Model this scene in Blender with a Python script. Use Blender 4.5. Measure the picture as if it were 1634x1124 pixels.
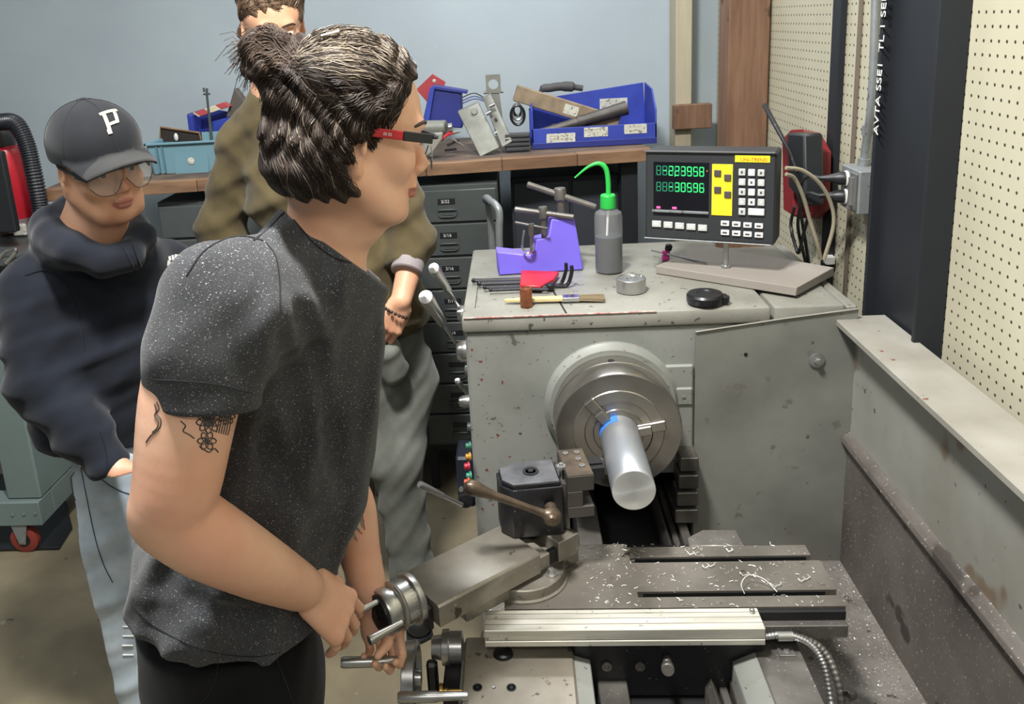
import bpy, bmesh, math, random
import numpy as np
from mathutils import Vector, Matrix
random.seed(7); np.random.seed(7)
scn = bpy.context.scene
for _o in list(bpy.data.objects): bpy.data.objects.remove(_o)
COL = scn.collection
# ---------------------------------------------------------------- camera
def _cam_axes(p, r, y):
    B = np.array([[1,0,0],[0,0,-1],[0,1,0.]])
    cy,sy = math.cos(y),math.sin(y); Ry = np.array([[cy,0,sy],[0,1,0],[-sy,0,cy]])
    cp,sp = math.cos(p),math.sin(p); Rx = np.array([[1,0,0],[0,cp,-sp],[0,sp,cp]])
    cr,sr = math.cos(r),math.sin(r); Rz = np.array([[cr,-sr,0],[sr,cr,0],[0,0,1]])
    return Rz@Rx@Ry@B
CM = _cam_axes(0.25548, -0.06338, 0.07969)
CF = 1360.0; CPX, CPY = 726.5, 392.7; CC = np.array([0,0,1.78])
cd = bpy.data.cameras.new('camera'); cam = bpy.data.objects.new('camera', cd); COL.objects.link(cam)
cd.sensor_width = 36; cd.lens = CF/1634*36
cd.shift_x = (817-CPX)/1634; cd.shift_y = -(562-CPY)/1634
cd.clip_start = .02
mw = Matrix.Identity(4)
for i in range(3):
    mw[i][0] = CM[0][i]; mw[i][1] = -CM[1][i]; mw[i][2] = -CM[2][i]; mw[i][3] = CC[i]
cam.matrix_world = mw
scn.camera = cam
# ---------------------------------------------------------------- world, lights, exposure
w = bpy.data.worlds.new('world'); scn.world = w; w.use_nodes = True
w.node_tree.nodes['Background'].inputs[0].default_value = (.86,.9,.95,1)
w.node_tree.nodes['Background'].inputs[1].default_value = .48
def area(name, loc, tgt, sx, sy, power, col=(1,1,1)):
    l = bpy.data.lights.new(name, 'AREA'); l.shape = 'RECTANGLE'; l.size = sx; l.size_y = sy; l.energy = power; l.color = col
    o = bpy.data.objects.new(name, l); COL.objects.link(o); o.location = loc
    d = Vector(tgt)-Vector(loc); o.rotation_euler = d.to_track_quat('-Z','Y').to_euler(); return o
area('ceiling_light_front', (-.30,1.0,3.15), (-.1,1.2,0), .34,.2, 92, (1,.98,.94))
area('ceiling_light_left', (-1.6,1.2,3.15), (-1.4,1.4,0), 1.2,.5, 22, (.95,.98,1))
area('ceiling_light_back', (.15,3.0,3.12), (.15,3.1,0), 1.2,.25, 22, (.93,.97,1))
area('ceiling_light_behind', (.1,-1.0,3.15), (.1,-.2,0), 1.4,.6, 22, (1,.97,.92))
scn.view_settings.view_transform = 'Standard'; scn.view_settings.look = 'None'
scn.view_settings.gamma = 1; scn.view_settings.use_curve_mapping = False
scn.view_settings.exposure = 0.35
# ---------------------------------------------------------------- measuring helpers: point of a plane seen at a photo position
def ray(x, y): return CM.T@np.array([(x-CPX)/CF, (y-CPY)/CF, 1.])
def oX(x,y,X): d = ray(x,y); return Vector(CC+d*(X/d[0]))
def oY(x,y,Y): d = ray(x,y); return Vector(CC+d*(Y/d[1]))
def oZ(x,y,Z): d = ray(x,y); return Vector(CC+d*((Z-CC[2])/d[2]))
def oP(x,y,P0,N):
    d = ray(x,y); N = np.array(N); return Vector(CC+d*(N.dot(np.array(P0)-CC)/N.dot(d)))
V = Vector
# ---------------------------------------------------------------- materials
def lin(c):
    if isinstance(c, str): c = [int(c[i:i+2],16)/255 for i in (0,2,4)]
    return tuple((v/12.92 if v<=.04045 else ((v+.055)/1.055)**2.4) for v in c)+(1,)
class NT:
    def __init__(s, name):
        m = bpy.data.materials.new(name); m.use_nodes = True; s.m = m; s.t = m.node_tree; s.n = s.t.nodes; s.l = s.t.links
        s.b = s.n['Principled BSDF']; s.co = s.n.new('ShaderNodeTexCoord').outputs['Object']
    def mapping(s, scale=(1,1,1), rot=(0,0,0)):
        mp = s.n.new('ShaderNodeMapping'); mp.inputs['Scale'].default_value = scale; mp.inputs['Rotation'].default_value = rot
        s.l.new(s.co, mp.inputs[0]); return mp.outputs[0]
    def noise(s, scale, detail=4, co=None, rough=.55, dist=0):
        n = s.n.new('ShaderNodeTexNoise'); n.inputs['Scale'].default_value = scale; n.inputs['Detail'].default_value = detail
        n.inputs['Roughness'].default_value = rough; n.inputs['Distortion'].default_value = dist
        s.l.new(co or s.co, n.inputs['Vector']); return n.outputs[0]
    def ramp(s, fac, a, b, ca=0., cb=1.):
        r = s.n.new('ShaderNodeMapRange'); r.inputs[1].default_value = a; r.inputs[2].default_value = b
        r.inputs[3].default_value = ca; r.inputs[4].default_value = cb; s.l.new(fac, r.inputs[0]); return r.outputs[0]
    def mix(s, fac, a, b, mode='MIX'):
        x = s.n.new('ShaderNodeMix'); x.data_type = 'RGBA'; x.blend_type = mode
        for i,v in ((0,fac),(6,a),(7,b)):
            if isinstance(v,(int,float)): x.inputs[i].default_value = v
            elif isinstance(v,tuple): x.inputs[i].default_value = v
            else: s.l.new(v, x.inputs[i])
        return x.outputs[2]
    def math(s, op, a, b=None, c=None):
        x = s.n.new('ShaderNodeMath'); x.operation = op
        for i,v in enumerate((a,b,c)):
            if v is None: continue
            if isinstance(v,(int,float)): x.inputs[i].default_value = v
            else: s.l.new(v, x.inputs[i])
        return x.outputs[0]
    def col(s, c): s.l.new(c, s.b.inputs['Base Color'])
    def bump(s, h, st=.3, dist=.002):
        b = s.n.new('ShaderNodeBump'); b.inputs['Strength'].default_value = st; b.inputs['Distance'].default_value = dist
        s.l.new(h, b.inputs['Height']); s.l.new(b.outputs[0], s.b.inputs['Normal'])
    def xyz(s):
        x = s.n.new('ShaderNodeSeparateXYZ'); s.l.new(s.co, x.inputs[0]); return x.outputs
def mat(name, c, rough=.5, metal=0., var=.12, scale=12, c2=None, spots=None, bump=0, bscale=80, alpha=None, emit=0, trans=0, spec=.5, stretch=None):
    """base colour c varied by noise towards c2; spots=(colour, scale, threshold)"""
    q = NT(name); c = lin(c)
    c2 = lin(c2) if c2 else tuple(v*(1-var) for v in c[:3])+(1,)
    co = q.mapping(stretch) if stretch else None
    k = q.mix(q.ramp(q.noise(scale,5,co),.35,.65), c, c2)
    for sp in (spots or []):
        k = q.mix(q.ramp(q.noise(sp[1],3),sp[2]-.055,sp[2]-.02), k, lin(sp[0]))
    q.col(k); q.b.inputs['Roughness'].default_value = rough; q.b.inputs['Metallic'].default_value = metal
    q.b.inputs['Specular IOR Level'].default_value = spec
    if alpha is not None: q.b.inputs['Alpha'].default_value = alpha
    if trans: q.b.inputs['Transmission Weight'].default_value = trans
    if emit: q.b.inputs['Emission Color'].default_value = c; q.b.inputs['Emission Strength'].default_value = emit
    if bump: q.bump(q.noise(bscale,4,co), bump)
    return q.m
# ---------------------------------------------------------------- mesh builder
def frame(axis, up=None):
    a = Vector(axis).normalized(); u = Vector(up) if up else (Vector((0,0,1)) if abs(a.z)<.9 else Vector((0,1,0)))
    x = u.cross(a).normalized(); y = a.cross(x); return x,y,a
def rotz(deg): return Matrix.Rotation(math.radians(deg),3,'Z')
class MB:
    def __init__(s): s.v = []; s.f = []; s.mi = []; s.cur = 0
    def add(s, vs, fs):
        o = len(s.v); s.v += [tuple(v) for v in vs]; s.f += [tuple(i+o for i in f) for f in fs]; s.mi += [s.cur]*len(fs); return s
    def bm(s, b, mtx=None):
        b.verts.ensure_lookup_table(); b.verts.index_update()
        vs = [(mtx@v.co if mtx is not None else v.co.copy()) for v in b.verts]
        s.add(vs, [[v.index for v in f.verts] for f in b.faces]); b.free(); return s
    def box(s, lo, hi, bev=0., seg=1, mtx=None):
        b = bmesh.new(); bmesh.ops.create_cube(b, size=1)
        lo = Vector(lo); hi = Vector(hi)
        for v in b.verts: v.co = Vector([(lo[i]+hi[i])/2+v.co[i]*(hi[i]-lo[i]) for i in range(3)])
        if bev: bmesh.ops.bevel(b, geom=list(b.edges), offset=bev, segments=seg, affect='EDGES', profile=.5, clamp_overlap=True)
        return s.bm(b, mtx)
    def obox(s, c, size, R=None, bev=0., seg=1):      # centred box turned by a 3x3 matrix
        h = Vector(size)/2; m = Matrix.Translation(Vector(c))@(R.to_4x4() if R is not None else Matrix.Identity(4))
        return s.box(-h, h, bev, seg, m)
    def prism(s, pts, vec, bev=0.):                    # polygon of 3-D points extruded along vec
        b = bmesh.new(); vs = [b.verts.new(Vector(p)) for p in pts]; f = b.faces.new(vs)
        r = bmesh.ops.extrude_face_region(b, geom=[f]); vec = Vector(vec)
        for e in r['geom']:
            if isinstance(e, bmesh.types.BMVert): e.co += vec
        bmesh.ops.recalc_face_normals(b, faces=list(b.faces))
        if bev: bmesh.ops.bevel(b, geom=list(b.edges), offset=bev, segments=1, affect='EDGES', clamp_overlap=True)
        return s.bm(b)
    def lathe(s, prof, org, axis=(0,0,1), seg=28, up=None):   # prof: (radius, height)
        x,y,a = frame(axis, up); org = Vector(org); n = len(prof); vs = []; fs = []
        for r,h in prof:
            for k in range(seg):
                t = 2*math.pi*k/seg; vs.append(org+a*h+(x*math.cos(t)+y*math.sin(t))*max(r,1e-5))
        for i in range(n-1):
            for k in range(seg):
                k2 = (k+1)%seg; fs.append((i*seg+k,i*seg+k2,(i+1)*seg+k2,(i+1)*seg+k))
        if prof[0][0] > 1e-4: fs.append(tuple(range(seg))[::-1])
        if prof[-1][0] > 1e-4: fs.append(tuple((n-1)*seg+k for k in range(seg)))
        return s.add(vs, fs)
    def cyl(s, p0, p1, r, r2=None, seg=20, ch=0.):
        p0 = Vector(p0); p1 = Vector(p1); L = (p1-p0).length; r2 = r if r2 is None else r2
        pr = [(r-ch,0),(r,ch),(r2,L-ch),(r2-ch,L)] if ch else [(r,0),(r2,L)]
        return s.lathe(pr, p0, p1-p0, seg)
    def ball(s, c, r, seg=18, sc=(1,1,1)):
        b = bmesh.new(); bmesh.ops.create_uvsphere(b, u_segments=seg, v_segments=max(6,seg//2), radius=1)
        for v in b.verts: v.co = Vector((c[0]+v.co.x*r*sc[0], c[1]+v.co.y*r*sc[1], c[2]+v.co.z*r*sc[2]))
        return s.bm(b)
    def tube(s, pts, r, seg=8, caps=True, closed=False):
        pts = [Vector(p) for p in pts]; n = len(pts)
        rs = r if isinstance(r,(list,tuple)) else [r]*n
        vs = []; fs = []; t0 = (pts[1]-pts[0]).normalized(); x,y,_ = frame(t0)
        for i,p in enumerate(pts):
            t = ((pts[(i+1)%n] if closed else pts[min(i+1,n-1)])-(pts[i-1] if (closed or i) else pts[0])).normalized()
            x = (x-t*x.dot(t)).normalized(); y = t.cross(x)
            for k in range(seg):
                a = 2*math.pi*k/seg; vs.append(p+(x*math.cos(a)+y*math.sin(a))*rs[i])
        for i in range(n-(0 if closed else 1)):
            j = (i+1)%n
            for k in range(seg):
                k2 = (k+1)%seg; fs.append((i*seg+k,i*seg+k2,j*seg+k2,j*seg+k))
        if caps and not closed: fs += [tuple(range(seg))[::-1], tuple((n-1)*seg+k for k in range(seg))]
        return s.add(vs, fs)
    def quad(s, a, b, c, d): return s.add([a,b,c,d], [(0,1,2,3)])
def curve(pts, n=8, closed=False):          # Catmull-Rom through the points
    P = [Vector(p) for p in pts]; out = []; m = len(P)
    rng = range(m if closed else m-1)
    for i in rng:
        p0 = P[(i-1)%m] if (closed or i>0) else P[0]*2-P[1]
        p1 = P[i]; p2 = P[(i+1)%m]; p3 = P[(i+2)%m] if (closed or i<m-2) else P[-1]*2-P[-2]
        for k in range(n):
            t = k/n; out.append(.5*((2*p1)+(p2-p0)*t+(2*p0-5*p1+4*p2-p3)*t*t+(3*p1-p0-3*p2+p3)*t**3))
    if not closed: out.append(P[-1])
    return out
def link_mesh(name, verts, faces, mats, mi=None, angle=35, parent=None):
    me = bpy.data.meshes.new(name); me.from_pydata([tuple(v) for v in verts], [], faces)
    for m in (mats if isinstance(mats,(list,tuple)) else [mats]): me.materials.append(m)
    if mi and any(mi): me.polygons.foreach_set('material_index', mi)
    me.update()
    bm_ = bmesh.new(); bm_.from_mesh(me); bmesh.ops.recalc_face_normals(bm_, faces=list(bm_.faces)); bm_.to_mesh(me); bm_.free()
    me.shade_smooth()
    if angle is not None: me.set_sharp_from_angle(angle=math.radians(angle))
    o = bpy.data.objects.new(name, me); COL.objects.link(o)
    if parent is not None:
        o.parent = parent
        if parent.type == 'EMPTY': o.matrix_parent_inverse = Matrix.Translation(-Vector(parent.location))
    return o
def obj(name, mb, m, parent=None, angle=35, label=None, kind=None):
    o = link_mesh(name, mb.v, mb.f, m, mb.mi, angle, parent)
    if label: o['label'] = label
    if kind: o['kind'] = kind
    return o
def struct(name, mb, m, angle=35): return obj(name, mb, m, None, angle, kind='structure')
def thing(name, label, cat, loc=(0,0,0), group=None):
    o = bpy.data.objects.new(name, None); COL.objects.link(o); o.location = loc; o.empty_display_size = .05
    o['label'] = label; o['category'] = cat
    if group: o['group'] = group
    return o
def tag(o, label, cat, group=None):
    o['label'] = label; o['category'] = cat
    if group: o['group'] = group
    return o
def single(name, mb, m, label, cat, group=None, angle=35): return tag(obj(name, mb, m, None, angle), label, cat, group)
def text_mesh(name, body, size, m, parent, org, xdir, ydir, depth=.0006, align='LEFT', bold=0.):
    c = bpy.data.curves.new(name, 'FONT'); c.body = body; c.size = size; c.extrude = depth; c.align_x = align; c.offset = bold
    t = bpy.data.objects.new(name, c); COL.objects.link(t); dg = bpy.context.evaluated_depsgraph_get()
    me = bpy.data.meshes.new_from_object(t.evaluated_get(dg)); bpy.data.objects.remove(t); bpy.data.curves.remove(c)
    x = Vector(xdir).normalized(); y = Vector(ydir); y = (y-x*y.dot(x)).normalized(); z = x.cross(y)
    M4 = Matrix(((x.x,y.x,z.x,org[0]),(x.y,y.y,z.y,org[1]),(x.z,y.z,z.z,org[2]),(0,0,0,1)))
    me.transform(M4); me.name = name; me.materials.clear(); me.materials.append(m)
    o = bpy.data.objects.new(name, me); COL.objects.link(o)
    if parent is not None:
        o.parent = parent
        if parent.type == 'EMPTY': o.matrix_parent_inverse = Matrix.Translation(-Vector(parent.location))
    return o
# ---------------------------------------------------------------- material library
m_wall = mat('wall_paint','a9b5bc',.75,0,.06,1.5,c2='a0abb3',spots=[('b0bbc2',35,.78)],bump=.12,bscale=60)
m_floor = mat('concrete','857b64',.55,0,.2,3,c2='675f4e',spots=[('867e6b',26,.74),('433e35',14,.75)],bump=.1,bscale=30)
m_ceiling = mat('ceiling_paint','b8bcbc',.9)
m_black = mat('black_steel','23262b',.55,0,.15,6,spec=.3)
m_blackpl = mat('black_plastic','1d1f22',.45,0,.1,20)
m_darkvoid = mat('oily_shade_dark','0f1012',.6,0,.2,20)  # near-black for oily steel and for shade painted into slots and recesses
m_wood = mat('post_wood','84644e',.7,0,.25,3,c2='6a4d3a',stretch=(14,14,1.2),spots=[('4b3427',6,.72)],bump=.15)
m_benchwood = mat('bench_wood','8f7054',.6,0,.25,3,c2='6f533f',stretch=(1.2,10,10),bump=.1)
m_bencht = mat('bench_surface','6c5a4c',.7,0,.3,9,c2='4a3f39')
m_palewood = mat('pale_wood','b8ae96',.7,0,.12,5,stretch=(10,10,1))
m_batten = mat('brown_batten','6f6358',.7)
m_paint = mat('machine_paint','878984',.42,0,.09,6,c2='797b76',spots=[('6b2f2a',60,.735),('3d3d3a',90,.735),('565850',24,.73)],bump=.05)
m_paintl = mat('machine_paint_top','8b8a82',.4,0,.1,7,c2='7a7971',spots=[('4c4a45',55,.71)],bump=.05)
m_panel = mat('grimy_panel','81827b',.5,.05,.2,3.2,c2='666660',spots=[('66645d',16,.70),('484744',50,.75)],bump=.06)
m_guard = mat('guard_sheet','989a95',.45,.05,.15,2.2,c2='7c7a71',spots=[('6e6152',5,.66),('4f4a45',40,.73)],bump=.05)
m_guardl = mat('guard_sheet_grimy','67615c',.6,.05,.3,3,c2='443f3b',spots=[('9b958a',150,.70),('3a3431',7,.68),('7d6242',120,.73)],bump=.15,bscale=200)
m_rail = mat('rail_paint','95928a',.5,0,.12,5,c2='7f7c72',spots=[('6b3f38',30,.74)],bump=.08)
m_tray = mat('chip_tray','76716c',.6,.1,.25,7,c2='5a5651',spots=[('aaa69f',190,.68),('3b3836',25,.7)],bump=.2,bscale=220)
m_cast = mat('ground_steel','9f998e',.40,.6,.2,9,c2='7f7a71',spots=[('4c463e',18,.70),('c0bcb2',110,.74)],bump=.04)
m_castd = mat('dark_ground_steel','7d7974',.42,.6,.25,9,c2='5c5955',spots=[('b4b2ad',170,.73)],bump=.06)
m_saddle = mat('saddle_steel','a19a8e',.42,.45,.18,7,c2='857e73',spots=[('5b564f',40,.72)],bump=.04)
m_bright = mat('bright_aluminium','d6d3c9',.38,.4,.12,6,c2='b9b6ab',stretch=(1,14,14),spots=[('8f8c83',60,.72)])
m_chuck = mat('chuck_steel','a9a49d',.26,.9,.15,5,c2='8a8680')
m_chrome = mat('chrome','c9c9c9',.18,.95,.05)
m_satin = mat('satin_alu','b4b4b2',.3,.85,.08,20)
m_blk = mat('black_oxide','2c2c2f',.35,.5,.2,14,spots=[('77757a',130,.74)])
m_brown = mat('brown_oxide','6b5c4d',.38,.55,.3,25,c2='4a4038')
m_blue = mat('bin_blue','3346a8',.5,0,.12,8,c2='2b3a92')
m_blued = mat('bin_blue_dark','252f7c',.5)
m_crate = mat('crate_blue','6f95a3',.55,0,.08,8)
m_label = mat('paper_label','c9c8bd',.8,0,.1,40,spots=[('7a7c74',120,.64)])
m_drawer = mat('drawer_enamel','4f5454',.45,.1,.12,4,c2='434848')
m_purple = mat('purple_print','7566dc',.45,0,.06,9)
m_green = mat('green_cap','2bb54a',.4,0,.03)
m_red = mat('red_plastic','b8232c',.4,0,.08)
m_copper = mat('copper','a86a4c',.35,.7,.25,40,c2='7d4a34')
m_yellow = mat('yellow_panel','f0dc2c',.5,0,.02)
m_skin = None
# ================================================================= THE ROOM
struct('floor', MB().box((-4,-2.5,-.05),(2.5,4.2,0)), m_floor)
struct('ceiling', MB().box((-4,-2.5,3.2),(2.5,4.2,3.25)), m_ceiling)
struct('wall_back', MB().box((-4,3.75,0),(2.5,3.85,3.2)), m_wall)
struct('wall_left', MB().box((-4.1,-2.5,0),(-4,4.2,3.2)), m_wall)
struct('wall_front', MB().box((-4,-2.6,0),(2.5,-2.5,3.2)), m_wall)
# perforated board: holes on a one inch grid
def pegmat():
    q = NT('pegboard'); x = q.xyz()
    def cell(c): return q.math('SUBTRACT', q.math('FRACT', q.math('DIVIDE', c, .0254)), .5)
    a = cell(x[1]); b = cell(x[2])
    d = q.math('SQRT', q.math('ADD', q.math('MULTIPLY',a,a), q.math('MULTIPLY',b,b)))
    hole = q.ramp(d, .10, .14, 1, 0)
    base = q.mix(q.ramp(q.noise(2.5,4),.35,.65), lin('bcb8a2'), lin('b1ac96'))
    q.col(q.mix(hole, base, lin('3c352b'))); q.b.inputs['Roughness'].default_value = .6
    q.bump(q.math('SUBTRACT',1.0,hole), .8, .003); return q.m
m_peg = pegmat()
struct('wall_right', MB().box((.86,-2.5,0),(.96,3.75,3.2)), m_peg)
# posts and trims in the far right corner
pw = MB().box((.72,2.98,0),(.855,3.12,3.2),.004)
struct('trim_1', pw, m_wood)['label'] = 'tall brown timber post at the end of the bench'
struct('trim_2', MB().box((.86-.20,3.60,0),(.86-.135,3.745,3.2),.003), m_palewood)['label'] = 'pale timber stud against the back wall'
struct('trim_3', MB().box((.645,3.56,1.30),(.80,3.60,1.40),.003), m_wood)['label'] = 'short brown timber block nailed to the pale stud'
a = oX(1350,100,.86); b = oX(1331,300,.86); yb = (a.y+b.y)/2
struct('trim_4', MB().box((.842,yb-.012,0),(.8598,yb+.045,3.2),.002), m_black)['label'] = 'narrow black steel upright on the pegboard'
yb2 = oX(1372,100,.86).y
struct('trim_5', MB().box((.852,yb2-.006,0),(.8598,yb2+.008,3.2),.001), m_batten)['label'] = 'thin brown joint strip on the pegboard'
# black steel column
y0 = oX(1545,100,.86).y; y1 = oX(1400,100,.80).y
colm = MB()
colm.box((.80,y1-.012,0),(.859,y1,3.2),.002); colm.box((.80,y0,0),(.859,y0+.012,3.2),.002); colm.box((.822,y0+.012,0),(.85,y1-.012,3.2))
cob = struct('trim_6', colm, m_black); cob['label'] = 'wide black steel column between the pegboards'
m_white = mat('white_paint','d8d8d4',.6)
tl0 = oX(1406,218,.7985)
text_mesh('column_lettering','AVTA SSE1  TL 1 SEE1B', .034, m_white, cob, (.7985, y1-.030, tl0.z), (0,0,1), (0,1,0), .0005)
# ================================================================= THE LATHE
LX, LZ = .196, .888                                  # spindle axis
lathe_ = thing('lathe','large grey metal lathe in the foreground with chuck, compound slide and splash guard','lathe',(.2,1.9,0))
L = lathe_
def P(name, mb, m, parent=None, label=None, angle=35, kind=None): return obj(name, mb, m, parent or L, angle, label, kind)
# ---- headstock
hs = MB().prism([(-.14,1.87,0),(.06,1.87,0),(.06,1.87,.70),(.386,1.87,.70),(.386,1.87,0),(.56,1.87,0),(.56,1.87,1.078),(-.14,1.87,1.078)],(0,.60,0),.006)
head = P('headstock', hs, m_paint)
lid = MB().box((-.146,1.862,1.080),(.556,2.475,1.118),.008,2)
lidp = P('headstock_lid', lid, [m_paintl])
m_redline = mat('worn_red_edge','9c4a48',.5,0,.3,60,c2='c9b9ae')
P('red_edge', MB().box((-.14,1.8605,1.1165),(.30,1.8635,1.1192),.0004), m_redline, lidp)
# seam groove in the lid
P('lid_seam', MB().prism([oZ(870,445,1.1185),oZ(873,445,1.1185),oZ(905,500,1.1185),oZ(902,500,1.1185)],(0,0,.0004)), m_darkvoid, lidp)
P('screw_seam', MB().box((-.117,1.93,1.1185),(-.1155,2.16,1.1188)), m_darkvoid, lidp)
# inner darkness under the chuck
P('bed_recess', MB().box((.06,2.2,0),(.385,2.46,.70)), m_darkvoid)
# bearing boss and casting pads beside the chuck
bs = MB().lathe([(.158,0),(.158,.012),(.150,.022),(.146,.03)],(LX,1.873,LZ),(0,-1,0),64)
P('spindle_guard', bs, m_paint)
pad = MB().prism([(.30,1.871,.985),(.385,1.871,.985),(.385,1.871,.74),(.33,1.871,.74),(.33,1.871,.95)],(0,-.012,0),.004)
pad.box((.335,1.855,.885),(.383,1.872,.93),.004); pad.cyl((.362,1.856,.908),(.362,1.8535,.908),.004)
P('casting_pad', pad, m_paint)
# ---- chuck with steps and three jaws, at rest
ck = MB().lathe([(.134,0),(.134,.020),(.139,.024),(.139,.052),(.136,.054),(.136,.056),(.139,.058),(.139,.112),(.136,.118),(.10,.119),(.098,.121),(.075,.121),(.073,.118),(.056,.118),(.054,.122),(.046,.123)],(LX,1.845,LZ),(0,-1,0),96)
chuck = P('chuck', ck, m_chuck)
P('chuck_key_hole', MB().lathe([(.0075,0),(.0072,.0015),(.005,.0008)],(LX-.006,1.80,LZ+.1385),(0,0,1),20), m_darkvoid, chuck)
for k in range(3):
    t = math.radians(90+120*k+40); R = Matrix.Rotation(-t,3,'Y')
    j = MB(); u = V((math.cos(t),0,math.sin(t)))
    Rm = Matrix(((math.cos(t),0,-math.sin(t)),(0,1,0),(math.sin(t),0,math.cos(t))))
    j.obox(V((LX,1.722,LZ))+u*.072,(.062,.012,.024),Rm,.002); j.obox(V((LX,1.712,LZ))+u*.056,(.030,.012,.022),Rm,.002)
    P('jaw', j, m_chuck, chuck)
# ---- stained panel right of the headstock
g = .745
pl = [(.387,1.862,.40),(.745,1.862,.40),oY(1370,493,1.862),oY(1250,509,1.862),oY(1110,530,1.862)]
P('chip_panel', MB().prism(pl,(0,.006,0)), m_panel)
P('panel_edge', MB().tube([oY(1110,530,1.86),oY(1250,509,1.86),oY(1370,493,1.86)],.0022,6), m_rail)
wsh = oY(1303,575,1.86)
bt = MB().lathe([(.0175,0),(.0175,.002),(.012,.004)],wsh,(0,-1,0),28); bt.lathe([(.008,.003),(.008,.011),(.006,.013),(0,.0135)],wsh,(0,-1,0),6)
P('panel_bolt', bt, m_satin)
P('panel_hole', MB().lathe([(.0045,0),(.0042,.0008)],oY(1190,566,1.8615),(0,-1,0),14), m_darkvoid)
# gear cover behind the panel and end strip
gc = MB().box((.566,1.875,.6),(.722,2.40,1.112),.006,2); P('gear_cover', gc, m_paintl)
P('cover_strip', MB().box((.728,1.88,.6),(.752,2.42,1.108),.004), m_paintl)
# ---- splash guard
P('splash_guard', MB().box((g,.2,.40),(g+.004,1.866,1.06)), m_guard)
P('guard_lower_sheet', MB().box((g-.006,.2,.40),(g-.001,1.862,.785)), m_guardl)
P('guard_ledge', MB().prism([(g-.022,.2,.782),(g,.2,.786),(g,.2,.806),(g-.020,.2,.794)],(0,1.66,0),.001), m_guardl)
P('guard_rail', MB().box((.700,.2,1.067),(.815,1.885,1.082),.002), m_rail)
# ---- chip tray
P('chip_tray', MB().box((-.12,.3,.44),(g,2.2,.46)), m_tray)
# loose looking block behind the table
P('casting_foot', MB().prism([oZ(1095,858,.72),oZ(1120,845,.72),oZ(1175,845,.72),oZ(1190,872,.72),oZ(1100,872,.72)],(0,0,-.14),.003), m_castd)
# swarf-covered step under the chuck at the right
st = MB()
for i,(z0,z1) in enumerate([(.745,.78),(.70,.735),(.655,.69),(.61,.645)]): st.box((.345-.004*i,1.80,z0),(.386,1.86,z1),.002)
P('bed_step', st, m_castd)
# ---- bed and ways
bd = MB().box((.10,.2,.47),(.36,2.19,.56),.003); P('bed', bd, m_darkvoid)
def way(xa,xb,z,v=0):
    m = MB()
    if v: m.prism([(xa,.2,.5),(xa,.2,z-.012),((xa+xb)/2,.2,z+.008),(xb,.2,z-.012),(xb,.2,.5)],(0,1.98,0),.001)
    else: m.box((xa,.2,.5),(xb,2.18,z),.002)
    return m
for a in ((.105,.158,.60,0),(.298,.318,.598,1),(.324,.338,.585,0),(.342,.362,.60,0)): P('way', way(*a), m_castd)
P('bed_web', MB().box((.16,1.12,.50),(.295,1.30,.53),.004), m_darkvoid)
# ---- saddle
sw = MB().box((-.137,1.02,.60),(.063,1.365,.660),.004)
sad = P('saddle', sw, m_saddle)
P('saddle_slope', MB().prism([(.063,1.02,.655),(.093,1.02,.645),(.093,1.02,.55),(.063,1.02,.55)],(0,.345,0),.002), m_paint, sad)
P('saddle_recess', MB().box((-.12,1.02,.6595),(.0,1.17,.6615),.001), mat('dull_green_steel','5d615a',.5,.3), sad)
sr = MB().prism([(.386,1.02,.66),(.466,1.02,.66),(.466,1.02,.52),(.386,1.02,.56)],(0,.345,0),.002)
P('saddle_wing', sr, m_castd, sad)
P('wing_slope', MB().prism([(.345,1.02,.640),(.386,1.02,.660),(.386,1.02,.56),(.345,1.02,.56)],(0,.345,0),.002), m_paint, sad)
for px_ in (762,816):
    c = oZ(px_,1098,.66); s_ = MB().lathe([(.0085,0),(.0085,.0015),(.0062,.0015),(.005,-.001)],c,(0,0,1),18); s_.lathe([(.004,0),(.004,.001),(0,.001)],c,(0,0,1),6)
    P('cap_screw', s_, m_blk, sad)
P('oil_hole', MB().lathe([(.0035,0),(.003,.0012),(.0005,.0006)],oZ(788,1098,.66),(0,0,1),12), m_satin, sad)
P('oil_plug', MB().lathe([(.0,.010),(.010,.009),(.017,.005),(.019,.0)],oZ(803,1044,.66),(0,0,1),24), m_blk, sad)
P('apron', MB().box((-.142,1.03,.25),(-.10,1.36,.655),.006,2), m_paint)
P('apron_edge', MB().box((-.1475,1.03,.5),(-.1425,1.16,.66),.001), m_satin)
# bridge under the table, with bolts and plunger
P('saddle_bridge', MB().box((.063,1.318,.565),(.40,1.6,.690),.003), m_blk, sad)
for px_ in (968,1021):
    c = oY(px_,1063,1.317); P('bridge_bolt', MB().lathe([(.009,0),(.009,.004),(.005,.004),(.004,.002)],c,(0,-1,0),20), m_castd, sad)
c0 = oY(1064,1052,1.318); c1 = oY(1066,1072,1.27)
P('stop_plunger', MB().lathe([(.008,0),(.008,.022),(.006,.024),(.0105,.03),(.0115,.034),(.0115,.045),(.010,.047)],c0,c1-c0,24), m_castd)
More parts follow.
